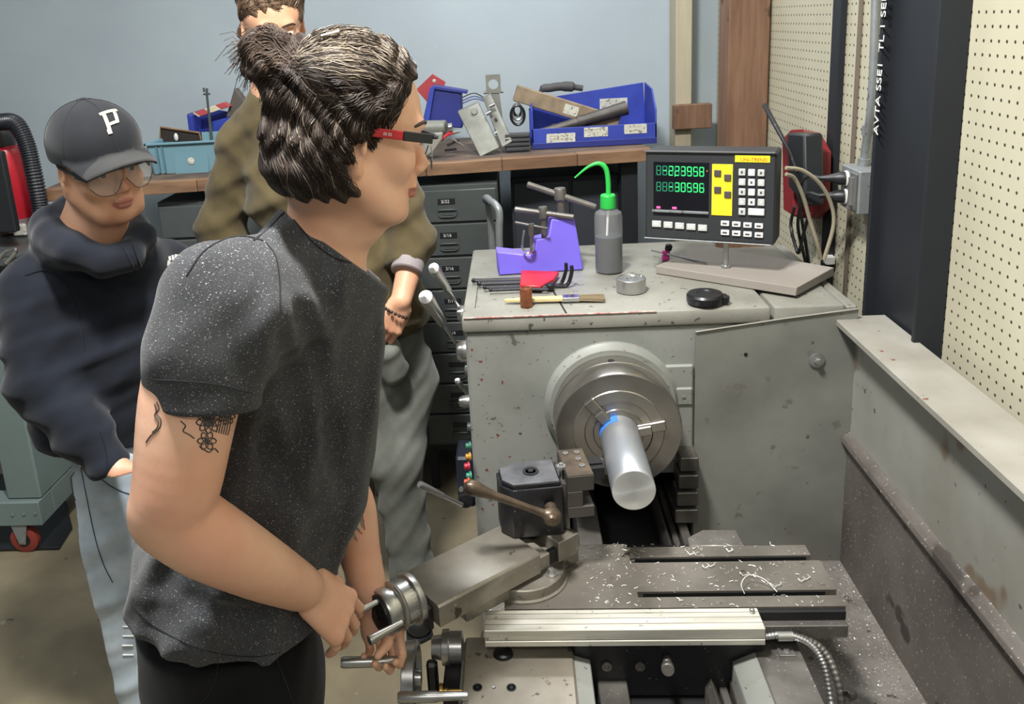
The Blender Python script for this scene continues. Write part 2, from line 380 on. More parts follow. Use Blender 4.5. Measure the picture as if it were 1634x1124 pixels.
# ---- cross slide with two real T slots
cs = MB(); zt = .72; X0,X1 = -.06,.556
for (ya,yb) in ((1.362,1.392),(1.408,1.497),(1.514,1.548)): cs.box((.19,ya,.70),(X1-(.0 if ya<1.5 else .012),yb,zt))
cs.box((X0,1.362,.69),(.19,1.56,zt)); cs.box((X0,1.375,.675),(X1-.01,1.54,.6995))
for yc in (1.40,1.5055):                         # rounded slot ends
    cs.cyl((.1935,yc,.70),(.1935,yc,.7005),.0085,seg=16)
m_table = mat('table_steel','7f7971',.42,.5,.2,8,c2='66615a',spots=[('403b35',18,.72),('aaa69e',120,.745)],bump=.04)
P('cross_slide', cs, m_table)
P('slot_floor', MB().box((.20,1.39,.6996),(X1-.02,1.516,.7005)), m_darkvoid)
for y3 in (1.4068,1.5128): P('slot_shade_strip', MB().box((.201,y3,.7006),(X1-.021,y3+.0011,.7165)), m_darkvoid)  # black strips on the far walls, standing for the shade of the undercut
# front rail of the table: stepped dark bar
P('slide_front_bar', MB().box((.395,1.338,.672),(X1-.003,1.3615,.698),.0015), m_castd)
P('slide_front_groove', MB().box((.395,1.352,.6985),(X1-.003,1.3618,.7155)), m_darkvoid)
P('gib_screw', MB().cyl(oY(1250,1004,1.3375),oY(1250,1004,1.3360),.002,seg=10), m_darkvoid)
P('gib_screw', MB().cyl(oY(1262,1004,1.3375),oY(1262,1004,1.3360),.002,seg=10), m_darkvoid)
P('gib_screw', MB().cyl(oY(1274,1004,1.3375),oY(1274,1004,1.3360),.002,seg=10), m_darkvoid)
# bright scale cover lying along the slide
sc = MB().box((-.096,1.303,.700),(.398,1.358,.7215),.0012); sc.box((-.096,1.3015,.688),(.398,1.356,.6995),.001)
sco = P('scale_cover', sc, m_bright)
for yy in (1.318,1.333,1.346): P('cover_groove', MB().box((-.095,yy,.7212),(.397,yy+.0012,.7219)), m_cast, sco)
P('cover_screw', MB().ball(oZ(1200,975,.725),.005,10), m_satin, sco)
# flexible metal conduit at the right wing
fl = curve([(.398,1.325,.685),(.44,1.325,.69),(.475,1.31,.685),(.492,1.285,.665),(.497,1.26,.62),(.495,1.22,.57)],10)
cn = MB(); dense = curve(fl,3); cn.tube(dense,[.0062 if (i//2)%2 else .0052 for i in range(len(dense))],10)
con = P('flexible_conduit', cn, m_satin)
P('conduit_clip', MB().box((.425,1.306,.6605),(.453,1.330,.6625),.0005).cyl((.44,1.318,.662),(.44,1.318,.666),.005,seg=6).cyl((.425,1.324,.688),(.452,1.324,.688),.0085,seg=14), m_satin, con)
fl2 = curve([(.41,1.34,.675),(.455,1.335,.68),(.505,1.32,.66),(.522,1.28,.61),(.52,1.25,.52)],10); dense = curve(fl2,3)
P('flexible_conduit', MB().tube(dense,[.0072 if (i//2)%2 else .0062 for i in range(len(dense))],10), m_castd)
# ---- compound rest, turned 40 degrees
ca = math.radians(39.6); A_ = V((math.cos(ca),math.sin(ca),0)); N_ = V((-math.sin(ca),math.cos(ca),0)); C0 = V((-.17,1.269,0))
def cp(u,v,z): return C0+A_*u+N_*v+V((0,0,z))
RC = Matrix(((A_.x,N_.x,0),(A_.y,N_.y,0),(0,0,1)))
def cbox(mb,u0,u1,v0,v1,z0,z1,bev=.0015): return mb.obox(cp((u0+u1)/2,(v0+v1)/2,(z0+z1)/2),(u1-u0,v1-v0,z1-z0),RC,bev)
sv = cp(.235,.055,.72)
P('swivel_base', MB().lathe([(.088,0),(.088,.004),(.082,.005),(.082,.024),(.080,.026)],sv,(0,0,1),56), m_cast)
nb = oZ(880,918,.746)
P('swivel_nut', MB().lathe([(.011,0),(.011,.004)],nb,(0,0,1),20).lathe([(.0085,.004),(.0085,.010),(.006,.014),(0,.015)],nb,(0,0,1),6), m_satin)
P('compound_base', cbox(MB(),.065,.345,.012,.114,.7255,.756), m_cast)
cps = MB(); w_=.126
cps.prism([cp(0,0,.756),cp(0,0,.795),cp(0,.005,.800),cp(0,w_-.005,.800),cp(0,w_,.795),cp(0,w_,.756)],A_*.235,.0008)
cbox(cps,.235,.262,.004,w_-.004,.756,.786); cbox(cps,.262,.282,.018,w_-.018,.756,.772,.001); cbox(cps,.282,.335,.0,w_,.756,.800); 
cps_o = P('compound_slide', cps, m_cast)
P('slide_slot', cbox(MB(),.2622,.2818,.005,.017,.758,.786,.001), m_darkvoid, cps_o)
P('end_bracket', cbox(MB(),-.012,0,.018,.108,.742,.79,.003), m_blk)
dc = cp(-.012,.062,.790)
dl = MB().lathe([(.046,0),(.047,.002),(.047,.011),(.046,.012),(.041,.0125),(.041,.034),(.043,.036),(.044,.040),(.040,.043),(.036,.044),(.036,.050),(.041,.052),(.042,.066),(.040,.070),(.033,.071)],dc,-A_,56)
P('graduated_dial', dl, m_satin)
tk = MB()
for k in range(40):
    t = 2*math.pi*k/40; xx,yy,aa = frame(-A_); rr = xx*math.cos(t)+yy*math.sin(t)
    p = dc-A_*.014+rr*.0411; tk.tube([p,p-A_*(.009 if k%5==0 else .005)],.0003,3)
P('dial_mark', tk, m_blk, kind='stuff')
P('crank_face', MB().lathe([(.0335,0),(.0335,.004),(.012,.0045),(.011,.003)],dc-A_*.071,-A_,40), m_blk)
for (p0,p1) in ((( 592,966),(545,991)),((632,999),(597,1019))):
    a_ = oY(p0[0],p0[1],1.235 if p0[0]<600 else 1.20)
    P('crank_pin', MB().lathe([(.0045,-.012),(.0052,0),(.0078,.040),(.0085,.050),(.0080,.052)],a_,-A_+V((0,0,-.03)),16), m_satin)
arm = MB(); ac = cp(-.075,.125,.795); arm.obox(ac,(.022,.030,.052),RC@Matrix.Rotation(.2,3,'X'),.003)
arm.ball(cp(-.094,.128,.800),.009,14)
P('crank_arm', arm, m_satin)
# ---- tool post (wedge type) and holder
RP = rotz(8); pc = V((.0,1.515,0)); 
tp = MB()
def rp(x,y,z): return pc+RP@V((x,y,0))+V((0,0,z))
oct_ = [(-.045,-.045),(.054,-.045),(.054,.048),(-.028,.048),(-.066,.030),(-.066,-.020)]
tp.prism([rp(x,y,.801) for x,y in oct_],(0,0,.104),.0015); tp.prism([rp(x*.93,y*.93,.9055) for x,y in oct_],(0,0,.008),.001)
post = P('tool_post', tp, m_blk)
P('post_top_plate', MB().prism([rp(x*.90,y*.90,.9137) for x,y in oct_],(0,0,.0012)), mat('worn_post_top','56565a',.35,.6,.3,20,c2='77777a'), post)
P('post_nut', MB().lathe([(.016,0),(.016,.002),(.011,.002),(.010,.0)],rp(.0,.004,.915),(0,0,1),24).lathe([(.006,0),(.006,.003),(0,.003)],rp(0,.004,.915),(0,0,1),6), m_darkvoid, post)
P('post_dovetail', MB().prism([rp(.054,-.030,.803),rp(.068,-.036,.803),rp(.068,.036,.803),rp(.054,.030,.803)],(0,0,.10),.001), m_castd, post)
hc = rp(.088,-.002,.0); hd = MB()
def hb(x0,x1,y0,y1,z0,z1,b=.0015): hd.obox(hc+RP@V(((x0+x1)/2,(y0+y1)/2,0))+V((0,0,(z0+z1)/2)),(x1-x0,y1-y0,z1-z0),RP,b)
hb(-.026,.026,-.050,.055,.895,.928); hb(-.026,.004,-.050,.055,.862,.895); hb(-.026,.026,-.050,.055,.838,.862)
hold = P('tool_holder', hd, mat('holder_steel','55524e',.4,.6,.2,20))
tpp = MB().obox(hc+V((0,.002,.9288)),(.050,.103,.0016),RP,.0004); P('holder_top', tpp, m_brown, hold)
for (x_,y_) in ((-.012,.035),(.011,.035),(.008,.008),(.010,-.018)):
    P('set_screw', MB().lathe([(.0055,0),(.0055,.004),(.003,.004),(.0028,.002)],hc+RP@V((x_,y_,0))+V((0,0,.929)),(0,0,1),14), m_satin, hold)
P('height_screw', MB().cyl(rp(.058,-.012,.90),rp(.058,-.012,.936),.004,seg=12).lathe([(.009,0),(.009,.006)],rp(.058,-.012,.925),(0,0,1),16), m_satin, hold)
tb = MB().obox(hc+RP@V((.040,.035,0))+V((0,0,.879)),(.034,.018,.018),RP,.001)
a_ = oY(945,752,1.56); b_ = oY(968,770,1.56)
tb = MB().obox((.126,1.565,.893),(.036,.045,.026),RP,.0012); tb.obox((.126,1.565,.908),(.034,.020,.005),RP,.001)
P('cutting_tool', tb, m_blk, hold)
# clamp lever with ball end
lv = MB(); b0 = oY(880,824,1.435); b1 = oY(735,772,1.40)
d_ = (b1-b0).normalized()
lv.lathe([(.0,-.019),(.010,-.017),(.0165,-.010),(.0185,0),(.0165,.009),(.009,.015),(.0075,.02),(.0068,.05),(.0080,.12),(.0105,.14),(.0140,.155),(.0150,.166),(.0135,.176),(.007,.183),(0,.184)],b0,d_,28)
lvo = P('clamp_lever', lv, m_brown)
P('lever_boss', MB().cyl(b0+V((0,.03,0)),b0+V((0,-.004,0)),.012,seg=20).lathe([(.012,0),(.008,.005),(0,.006)],b0+V((0,-.014,0)),(0,-1,0),20), m_brown, lvo)
# tail of the slide: stepped block right of the post
# ---- cross feed handwheel and dials (axis along X)
Yc = 1.30; wz = oY(655,1060,Yc).z; wx = oY(655,1060,Yc).x
hw = MB().lathe([(.060,0),(.063,.002),(.063,.022),(.060,.024),(.054,.024),(.052,.014),(.016,.012),(.014,.03),(0,.031)],(wx-.012,Yc,wz-.03),(1,0,0),56)
P('cross_handwheel', hw, m_satin)
dz = oY(715,1030,1.33)
P('cross_dial', MB().lathe([(.020,-.03),(.022,-.012),(.031,-.010),(.032,.002),(.028,.004),(.028,.026),(.02,.028)],(dz.x,1.33,dz.z-.005),(1,0,0),40), m_satin)
P('dial_bracket', MB().box((-.172,1.24,.60),(-.137,1.36,.648),.004), m_blk)
P('wheel_arm', MB().box((-.205,1.29,.585),(-.185,1.31,.66),.005), m_blk)
h0 = oY(640,1055,1.26); h1 = oY(540,1058,1.24)
P('wheel_handle', MB().lathe([(.006,0),(.008,.004),(.0095,.03),(.0098,.10),(.008,.106)],h0,h1-h0,18), m_satin)
h0 = oY(700,1112,1.2); h1 = oY(622,1114,1.2)
P('carriage_handle', MB().lathe([(.007,-.05),(.008,0),(.0095,.005),(.0098,.066),(.0085,.07)],h0,h1-h0,18), m_satin)
k0 = oY(697,1103,1.235)
P('brass_knob', MB().lathe([(.003,-.03),(.003,0),(.0045,.001),(.0045,.008),(.012,.009),(.013,.014),(.010,.016)],k0+V((.02,0,0)),(-1,0,0),22), mat('brass','a98a4a',.3,.9))
# ---- headstock levers at the left
def lever(hub, hr, a0, a1, r0, r1, nm='shift_lever'):
    h = MB().lathe([(hr*.8,0),(hr,.004),(hr*.95,.02),(hr*.7,.03),(0,.032)],hub,(-1,-.15,0),28)
    o = P(nm, h, m_satin)
    a0 = V(a0); a1 = V(a1); d = a1-a0
    mid = a0+d*.45
    P('lever_rod', MB().cyl(a0,mid,.0048,seg=12), m_chrome, o)
    P('lever_grip', MB().lathe([(r0,0),(r0*1.15,.004),(r1,d.length*.5),(r1*.92,d.length*.55),(0,d.length*.56)],mid,d,18), m_satin, o)
lever(oX(748,500,-.14),.022, oX(731,488,-.165), oX(692,428,-.19), .008,.0125)
lever(oX(748,560,-.14),.028, oX(726,546,-.18), oX(679,474,-.21), .009,.0165)
lever(oX(752,640,-.14),.016, oX(744,628,-.17), oX(730,608,-.18), .006,.008)
P('lever_knob', MB().lathe([(.010,0),(.012,.004),(.011,.016),(0,.018)],oX(752,590,-.14),(-1,0,0),20), m_satin)
P('lever_knob', MB().lathe([(.013,0),(.014,.004),(.013,.014),(0,.016)],oX(755,682,-.14),(-1,0,0),20), m_drawer)
for (x_,y_,c_) in ((752,705,'2f6b57'),(752,722,'a9781f'),(750,737,'a31f35'),(753,752,'2f7d66'),(750,762,'b3441c')):
    P('push_button', MB().lathe([(.010,0),(.010,.004),(.007,.005),(.007,.012),(0,.014)],oX(x_,y_,-.14)+V((0,-.02,0)),(-1,-.2,0),16), mat('button_'+c_,c_,.35,0,.02))
P('control_box', MB().box((-.185,1.90,.60),(-.141,2.0,.74),.006), mat('navy_steel','222a36',.5,.2))
P('box_screw', MB().cyl((-.175,1.90,.655),(-.175,1.892,.655),.006,seg=12), m_satin)
P('box_knob', MB().lathe([(.018,0),(.02,.004),(.018,.02),(0,.022)],(-.165,1.90,.63),(0,-1,0),20), m_blk)
a0 = oX(737,806,-.17); a1 = oX(669,773,-.26)
fo = P('feed_lever', MB().cyl(a0,a0+(a1-a0)*.45,.0055,seg=12), m_chrome)
P('lever_grip', MB().lathe([(.006,0),(.007,.004),(.009,(a1-a0).length*.5),(.0075,(a1-a0).length*.55),(0,(a1-a0).length*.56)],a0+(a1-a0)*.45,a1-a0,18), m_satin, fo)
# ---- workpiece
wp = MB().lathe([(.0385,0),(.0385,.10),(.0425,.104),(.0425,.368),(.0415,.370),(.0405,.3702),(.02,.3706),(.003,.3700),(0,.3698)],(LX,1.855,LZ),(0,-1,0),72)
def turned():
    q = NT('turned_aluminium'); x = q.xyz()
    q.b.inputs['Metallic'].default_value = .75; q.b.inputs['Roughness'].default_value = .32
    q.b.inputs['Anisotropic'].default_value = .85
    t = q.n.new('ShaderNodeTangent'); t.direction_type = 'RADIAL'; t.axis = 'Y'; q.l.new(t.outputs[0], q.b.inputs['Tangent'])
    dx = q.math('SUBTRACT', x[0], LX); dz_ = q.math('SUBTRACT', x[2], LZ)
    r = q.math('SQRT', q.math('ADD', q.math('MULTIPLY',dx,dx), q.math('MULTIPLY',dz_,dz_)))
    q.col(q.mix(q.ramp(x[1],1.475,1.50), lin('dcdcd8'), lin('b4b8be'))); q.bump(q.math('SINE', q.math('MULTIPLY', r, 9000.)), .04, .0005); return q.m
bar = thing('workpiece','bright turned aluminium bar gripped in the lathe chuck','metal bar',(LX,1.7,LZ-.04))
bb = obj('bar_body', wp, turned(), bar)
bt_ = MB(); pts=[]
for i in range(9):
    t = math.radians(95+i*10); pts.append((t))
vs=[]; fs=[]
for t in pts:
    for yy in (1.722,1.695 - .0): vs.append((LX+.0430*math.cos(t), yy, LZ+.0430*math.sin(t)))
for i in range(len(pts)-1): fs.append((2*i,2*i+1,2*i+3,2*i+2))
obj('blue_marking', MB().add(vs,fs), mat('blue_ink','3f7de0',.5,.1,.05), bar)
# ---- chips and swarf
rs = random.Random(5)
ch = MB()
for i in range(330):
    x_ = rs.uniform(.10,.54); y_ = rs.uniform(1.36,1.56); z_ = .7212
    if rs.random()<.2: x_ = rs.gauss(.17,.05); y_ = min(rs.gauss(1.54,.02),1.558)
    if any(a<y_<b for a,b in ((1.392,1.408),(1.497,1.514))) and x_>.2: continue
    a = rs.uniform(0,6.28); l = rs.uniform(.002,.010); bend = rs.uniform(-.7,.7)
    p0 = V((x_,y_,z_)); p1 = p0+V((math.cos(a),math.sin(a),.15))*l*.5; p2 = p1+V((math.cos(a+bend),math.sin(a+bend),-.1))*l*.5
    ch.tube([p0,p1,p2],rs.uniform(.0003,.0008),3)
m_chip = mat('bright_chip','dedcd6',.4,.3,.05)
P('metal_chips', ch, m_chip, kind='stuff')
cu = MB()
for (x_,y_,n_,s_) in ((1130,905,7,.012),(1195,918,8,.014),(1240,935,5,.02),(1285,925,9,.012),(1105,885,6,.012),(1165,880,5,.010)):
    c = oZ(x_,y_,.722); a = rs.uniform(-.6,.6)
    cu.tube([c+V((math.cos(a)*s_*(k-n_/2)*.35+.004*math.cos(k*2.1),math.sin(a)*s_*(k-n_/2)*.3+.004*math.sin(k*2.1),.003+.002*math.sin(k*2.1))) for k in range(n_)],.0009,4)
cu.tube(curve([oZ(1188,948,.722),oZ(1183,932,.735),oZ(1195,918,.738),oZ(1220,925,.735),oZ(1240,945,.722)],6),.0009,5)
P('swarf_curl', cu, m_chip, kind='stuff')
# springy dark swarf beside the saddle
sp = MB()
for k in range(26):
    c = V((.52+rs.gauss(0,.022),1.24+rs.gauss(0,.045),.50+abs(rs.gauss(.03,.04)))); d = V((rs.uniform(-1,1),rs.uniform(-1,1),rs.uniform(-.3,1))).normalized()
    x_,y_,a_ = frame(d); r_ = rs.uniform(.005,.011); pit = rs.uniform(.0015,.003); nt = rs.randint(4,8)
    sp.tube([c+a_*(pit*i/8*1.0)+(x_*math.cos(i*.785)+y_*math.sin(i*.785))*r_ for i in range(nt*8)],.0011,3)
P('swarf_coils', sp, m_castd, kind='stuff')
ts = MB()
for i in range(900):
    x_ = rs.uniform(.50,.735); y_ = rs.uniform(1.0,1.85); a = rs.uniform(0,6.28); l = rs.uniform(.001,.004)
    p0 = V((x_,y_,.4608)); ts.tube([p0,p0+V((math.cos(a),math.sin(a),.3))*l],.0004,3)
P('tray_chips', ts, m_satin, kind='stuff')
# ================================================================= ON THE PEGBOARD
def rpt(x,y,X=.845): return oX(x,y,X)
ob = thing('outlet_box','grey metal outlet box with two black plugs, on the pegboard','outlet',rpt(1362,335))
c0 = rpt(1385,262,.85); c1 = rpt(1347,335,.85)
yA,yB = min(c0.y,c1.y),max(c0.y,c1.y)
m_galv = mat('galvanised','8d9294',.45,.4,.12,30,spots=[('5e6263',60,.72)])
zc_ = (rpt(1365,262,.82).z+rpt(1365,335,.82).z)/2
yA = rpt(1388,300,.83).y; yB = yA+.115; zA = rpt(1362,338,.81).z; zB = rpt(1362,268,.81).z
obj('box_body', MB().box((.805,yA,zA),(.858,yB,zB),.003), m_galv, ob)
obj('switch_cover', MB().box((.800,yA+.006,zA+.010),(.805,yA+.045,zB-.008),.001).cyl((.797,yA+.026,zA+.02),(.797,yA+.026,zB-.018),.007,seg=12), m_satin, ob)
for i,zz in enumerate((zB-.030,zA+.030)):
    rr_ = obj('socket', MB().lathe([(.019,0),(.019,.003),(.016,.004)],(.805,yA+.078,zz),(-1,0,0),24), m_white, ob)
    pg = MB().lathe([(.016,0),(.0165,.012),(.012,.026),(.008,.040),(.0055,.056)],(.801,yA+.078,zz),(-1,.35,0),18)
    e = V((.801,yA+.078,zz))+V((-1,.35,0)).normalized()*.05
    q = curve([e,e+V((-.03,.03,-.002)),e+V((-.03,.08,-.06-.03*i)),e+V((.0,.10,-.20)),e+V((.02,.09,-.32))],8)
    pg.tube(q,.0042,8)
    tag(obj('plug', pg, m_blackpl), 'black plug with cord in the '+('upper' if i==0 else 'lower')+' socket of the outlet box', 'plug')
cdp = [rpt(1398,-30,.835),rpt(1394,100,.835),rpt(1389,180,.835),rpt(1381,235,.84),rpt(1377,272,.84)]
single('conduit_pipe', MB().tube(curve(cdp,8),.0095,14).cyl(rpt(1385,200,.838),rpt(1383,215,.838),.0125,seg=14).cyl(rpt(1379,252,.84),rpt(1377,266,.84),.0135,seg=14), m_galv,
       'thin grey metal conduit rising from the outlet box','pipe')
# red folding holder hung on the board behind the readout
rh = thing('cable_reel','dark red metal holder with black centre behind the readout','holder',rpt(1280,420,.80))
Xr = .80
def rq(x,y,X=Xr): return oX(x,y,X)
m_dred = mat('dark_red','7c2024',.5,0,.2,20)
obj('red_plate', MB().prism([rq(1262,207),rq(1292,213),rq(1308,243),rq(1306,335),rq(1292,350),rq(1262,345)],(.03,0,0),.002), m_dred, rh)
obj('side_plate', MB().prism([rq(1248,222,.76),rq(1262,207,.76),rq(1266,345,.76),rq(1250,335,.76)],(.035,0,0),.002), m_dred, rh)
obj('black_core', MB().prism([rq(1256,212,.74),rq(1282,214,.74),rq(1284,330,.74),rq(1258,300,.74)],(.05,0,0),.006), m_blackpl, rh)
single('pry_bar', MB().tube([rq(1220,168,.70),rq(1240,205,.70),rq(1262,245,.71),rq(1272,275,.715)],[.007,.0065,.005,.004],10), m_blk,
       'long black bar leaning up against the timber post','bar')
cab_ = MB().tube(curve([rq(1268,330,.73),rq(1262,360,.73),rq(1270,395,.73),rq(1275,402,.73),rq(1283,370,.74),rq(1292,340,.74)],8),.0045,8)
single('black_cable', cab_, m_blackpl, 'black looped cable hanging under the red holder','cable')
single('cable_tag', MB().box((.83,rq(1322,415,.84).y-.012,rq(1322,415,.84).z-.012),(.855,rq(1322,415,.84).y+.012,rq(1322,415,.84).z+.012),.003), m_white,
       'small white plastic clip low on the pegboard','clip')
# ================================================================= DIGITAL READOUT
ZT = 1.1195
pl_z = 1.141
sb = oZ(1158,427,pl_z)
th = math.radians(24); UX = V((math.cos(th),-math.sin(th),0)); UN = V((-math.sin(th),-math.cos(th),0))
P0 = sb+V((0,.0,.06))+UN*.035
def dp(x,y,off=0.): return oP(x,y,P0,UN)+UN*off
dro = thing('digital_readout','black digital readout with green digits and yellow key panel','readout',sb)
TL,TR,BR,BL = dp(1030,240),dp(1240,243),dp(1236,396),dp(1029,376)
zt_ = (TL.z+TR.z)/2; zb_ = (BL.z+BR.z)/2
for p in (TL,TR): p.z = zt_
for p in (BL,BR): p.z = zb_
m_dro = mat('readout_black','2e3033',.5,0,.08,9)
obj('housing', MB().prism([TL,TR,BR,BL],-UN*.085,.005), m_dro, dro)
xl = lambda p,o: p+UN*o
sz = lambda q: q
wdt = (TR-TL).length; hgt = zt_-zb_
def up_(u,v,off=.001): return BL+UX*(u*wdt)+V((0,0,v*hgt))+UN*off
fr = MB()
fr.prism([up_(-.0,.985,.0005),up_(1,.985,.0005),up_(1,1.0,.0005),up_(0,1.0,.0005)],UN*.006,.001)
obj('top_lip', fr, mat('lip_grey','5a5a5c',.4), dro)
obj('bottom_lip', MB().prism([up_(0,.0,.0005),up_(.99,.0,.0005),up_(.99,.012,.0005),up_(0,.012,.0005)],UN*.006,.001), m_galv, dro)
def dq(mb,x0,y0,x1,y1,off,th_,bev=0.):
    """raised rectangle between two photo positions on the panel"""
    a = dp(x0,(y0+y1)/2); b = dp(x1,(y0+y1)/2); c = dp((x0+x1)/2,y0); d = dp((x0+x1)/2,y1)
    m = (a+b)/2; ax = UX*((b-a).dot(UX)/2); az = V((0,0,(c.z-d.z)/2)); m = V((m.x,m.y,(c.z+d.z)/2))+UN*off
    return mb.prism([m-ax+az,m+ax+az,m+ax-az,m-ax-az],UN*th_,bev)
obj('screen', dq(MB(),1043,259,1131,345,.0006,.001,.0004), mat('screen_glass','14161c',.15), dro)
obj('screen_trim', dq(MB(),1041,336,1131,340,.001,.003,.0008), m_galv, dro)
yp = obj('yellow_panel', dq(MB(),1136,262,1169,344,.0005,.0015,.0005), m_yellow, dro)
obj('label_strip', dq(MB(),1173,248,1229,259,.0005,.001), m_yellow, dro)
def em(name,c,s):
    q = NT(name); q.b.inputs['Base Color'].default_value = lin(c); q.b.inputs['Emission Color'].default_value = lin(c); q.b.inputs['Emission Strength'].default_value = s; return q.m
m_dig = em('digit_green','2fd06a',.62); m_digd = em('digit_dim','1d6e52',.3); m_pink = em('indicator_pink','e0508a',.9)
SEG = {'0':'abcdef','1':'bc','2':'abged','3':'abgcd','4':'fgbc','5':'afgcd','6':'afgecd','7':'abc','8':'abcdefg','9':'abfgcd','-':'g',' ':''}
def seg_row(chars, xs, yt, yb, w):
    lit = MB(); dim = MB()
    for ch_,x0 in zip(chars,xs):
        c_,lvl = ch_[0], lit
        for s_ in 'abcdefg':
            tgt = lit if s_ in SEG[c_] else dim
            ym = (yt+yb)/2; tk_ = 1.0; sk = .6
            r = {'a':(x0+1,yt,x0+w-1,yt+1.6),'g':(x0+1,ym-.8,x0+w-1,ym+.8),'d':(x0+1,yb-1.6,x0+w-1,yb),
                 'f':(x0,yt+.8,x0+1.5,ym-.4),'b':(x0+w-1.5,yt+.8,x0+w,ym-.4),'e':(x0,ym+.4,x0+1.5,yb-.8),'c':(x0+w-1.5,ym+.4,x0+w,yb-.8)}[s_]
            dq(tgt,*r,.0017,.0003)
    return lit,dim
for (s_,yt,yb) in ((' -223958',264,279.5),('  -30596',290,305)):
    for i,ch_ in enumerate(s_):
        x0 = 1047.5+i*9.8; dy = i*.34
        l_,d_2 = seg_row([ch_],[x0],yt+dy,yb+dy,7.6)
        if l_.v: obj('digit', l_, m_dig, dro)
        if d_2.v: obj('digit_ghost', d_2, m_digd, dro)
obj('decimal_point', dq(MB(),1076.5,280,1078,281.6,.0017,.0003), m_dig, dro)
obj('indicator_light', dq(MB(),1048,329,1054,332.5,.0017,.0005), m_pink, dro)
obj('indicator_light', dq(MB(),1073,330,1080,333.5,.0017,.0005), m_pink, dro)
obj('indicator_light', MB().lathe([(.0016,0),(.0014,.001)],dp(1128.5,273,.0015),UN,12), em('indicator_red','e0605a',.8), dro)
m_keyd = mat('key_dark','4f4748',.5); m_key = mat('key_grey','c3c6c4',.45,0,.1,60); m_keyl = mat('key_light','dcdedd',.4)
for (x,y) in ((1140,271),(1156,278),(1140,297.5),(1156,305)): obj('axis_key', dq(MB(),x,y,x+11,y+10.5,.0015,.004,.0012), m_keyd, dro)
kk = 0
for r in range(5):
    for c in range(3):
        if r==4 and c==2: continue
        x0 = 1179+c*15.2; y0_ = 269+r*15.7+c*.6; x1 = x0+(11 if not(r==4 and c==1) else 26)
        k_ = obj('number_key', dq(MB(),x0,y0_,x1,y0_+11,.0008,.005,.0015), m_keyl if kk%3==1 else m_key, dro)
        obj('key_mark', dq(MB(),x0+4,y0_+3.5,x0+7,y0_+7.5,.0058,.0003), m_white if kk%2 else m_keyd, k_); kk += 1
for r in range(2):
    for c in range(4):
        x0 = 1150.5+c*18; y0_ = 352+r*14.5+c*1.4; k_ = obj('function_key', dq(MB(),x0,y0_,x0+13.5,y0_+8.5,.0008,.004,.0012), m_keyl, dro)
        obj('key_mark', dq(MB(),x0+3,y0_+3,x0+10,y0_+5.5,.0048,.0003), m_keyd, k_)
for c in range(5):
    x0 = 1041+c*18.3; y0_ = 352+c*1.6; k_ = obj('menu_key', dq(MB(),x0,y0_,x0+14.5,y0_+10,.0008,.004,.0012), m_key, dro)
    obj('key_mark', dq(MB(),x0+3,y0_+3,x0+11,y0_+6,.0048,.0003), m_white, k_)
m_rtxt = mat('red_print','c8402c',.5)
text_mesh('strip_lettering','UNI-TREND', .0115, m_rtxt, dro, dp(1182,257,.0019), UX, (0,0,1), .0002)
obj('stalk', MB().cyl(V((sb.x,sb.y,pl_z+.001)),V((sb.x,sb.y,zb_+.004)),.0065,seg=16).lathe([(.012,0),(.012,.004),(.008,.006)],V((sb.x,sb.y,pl_z+.0012)),(0,0,1),18), m_satin, dro)
# cables from the readout
m_cabl = mat('cable_sleeve','b7ad97',.5,.2,.2,300)
for i,pts in enumerate(([(1254,268),(1280,272),(1308,293),(1326,325),(1330,360),(1315,414)],[(1254,278),(1268,285),(1282,315),(1292,350),(1303,385),(1310,414)])):
    yy = dp(1250,270).y+.05
    Q = []
    for j,(x,y) in enumerate(pts): Q.append(oY(x,y,yy+.03*j*(.6 if j<4 else .55)))
    single('readout_cable', MB().tube(curve(Q,8),.0048,10), m_cabl, ('outer' if i==0 else 'inner')+' beige braided cable curving down beside the readout','cable')
# ================================================================= THINGS ON THE HEADSTOCK
m_gran = mat('grained_plate','9a938b',.75,0,.15,60,c2='7f7972',bump=.25,bscale=220,stretch=(4,30,30))
A1,B1,C1,D1 = oZ(1046,424,pl_z),oZ(1271,459,pl_z),oZ(1331,427,pl_z),oZ(1130,392,pl_z)
dz_ = V((0,0,-(pl_z-ZT)))
single('machinist_plate', MB().prism([A1,B1,C1,D1],dz_,.0015), m_gran, 'thick grey ribbed plate under the readout on the headstock','plate')
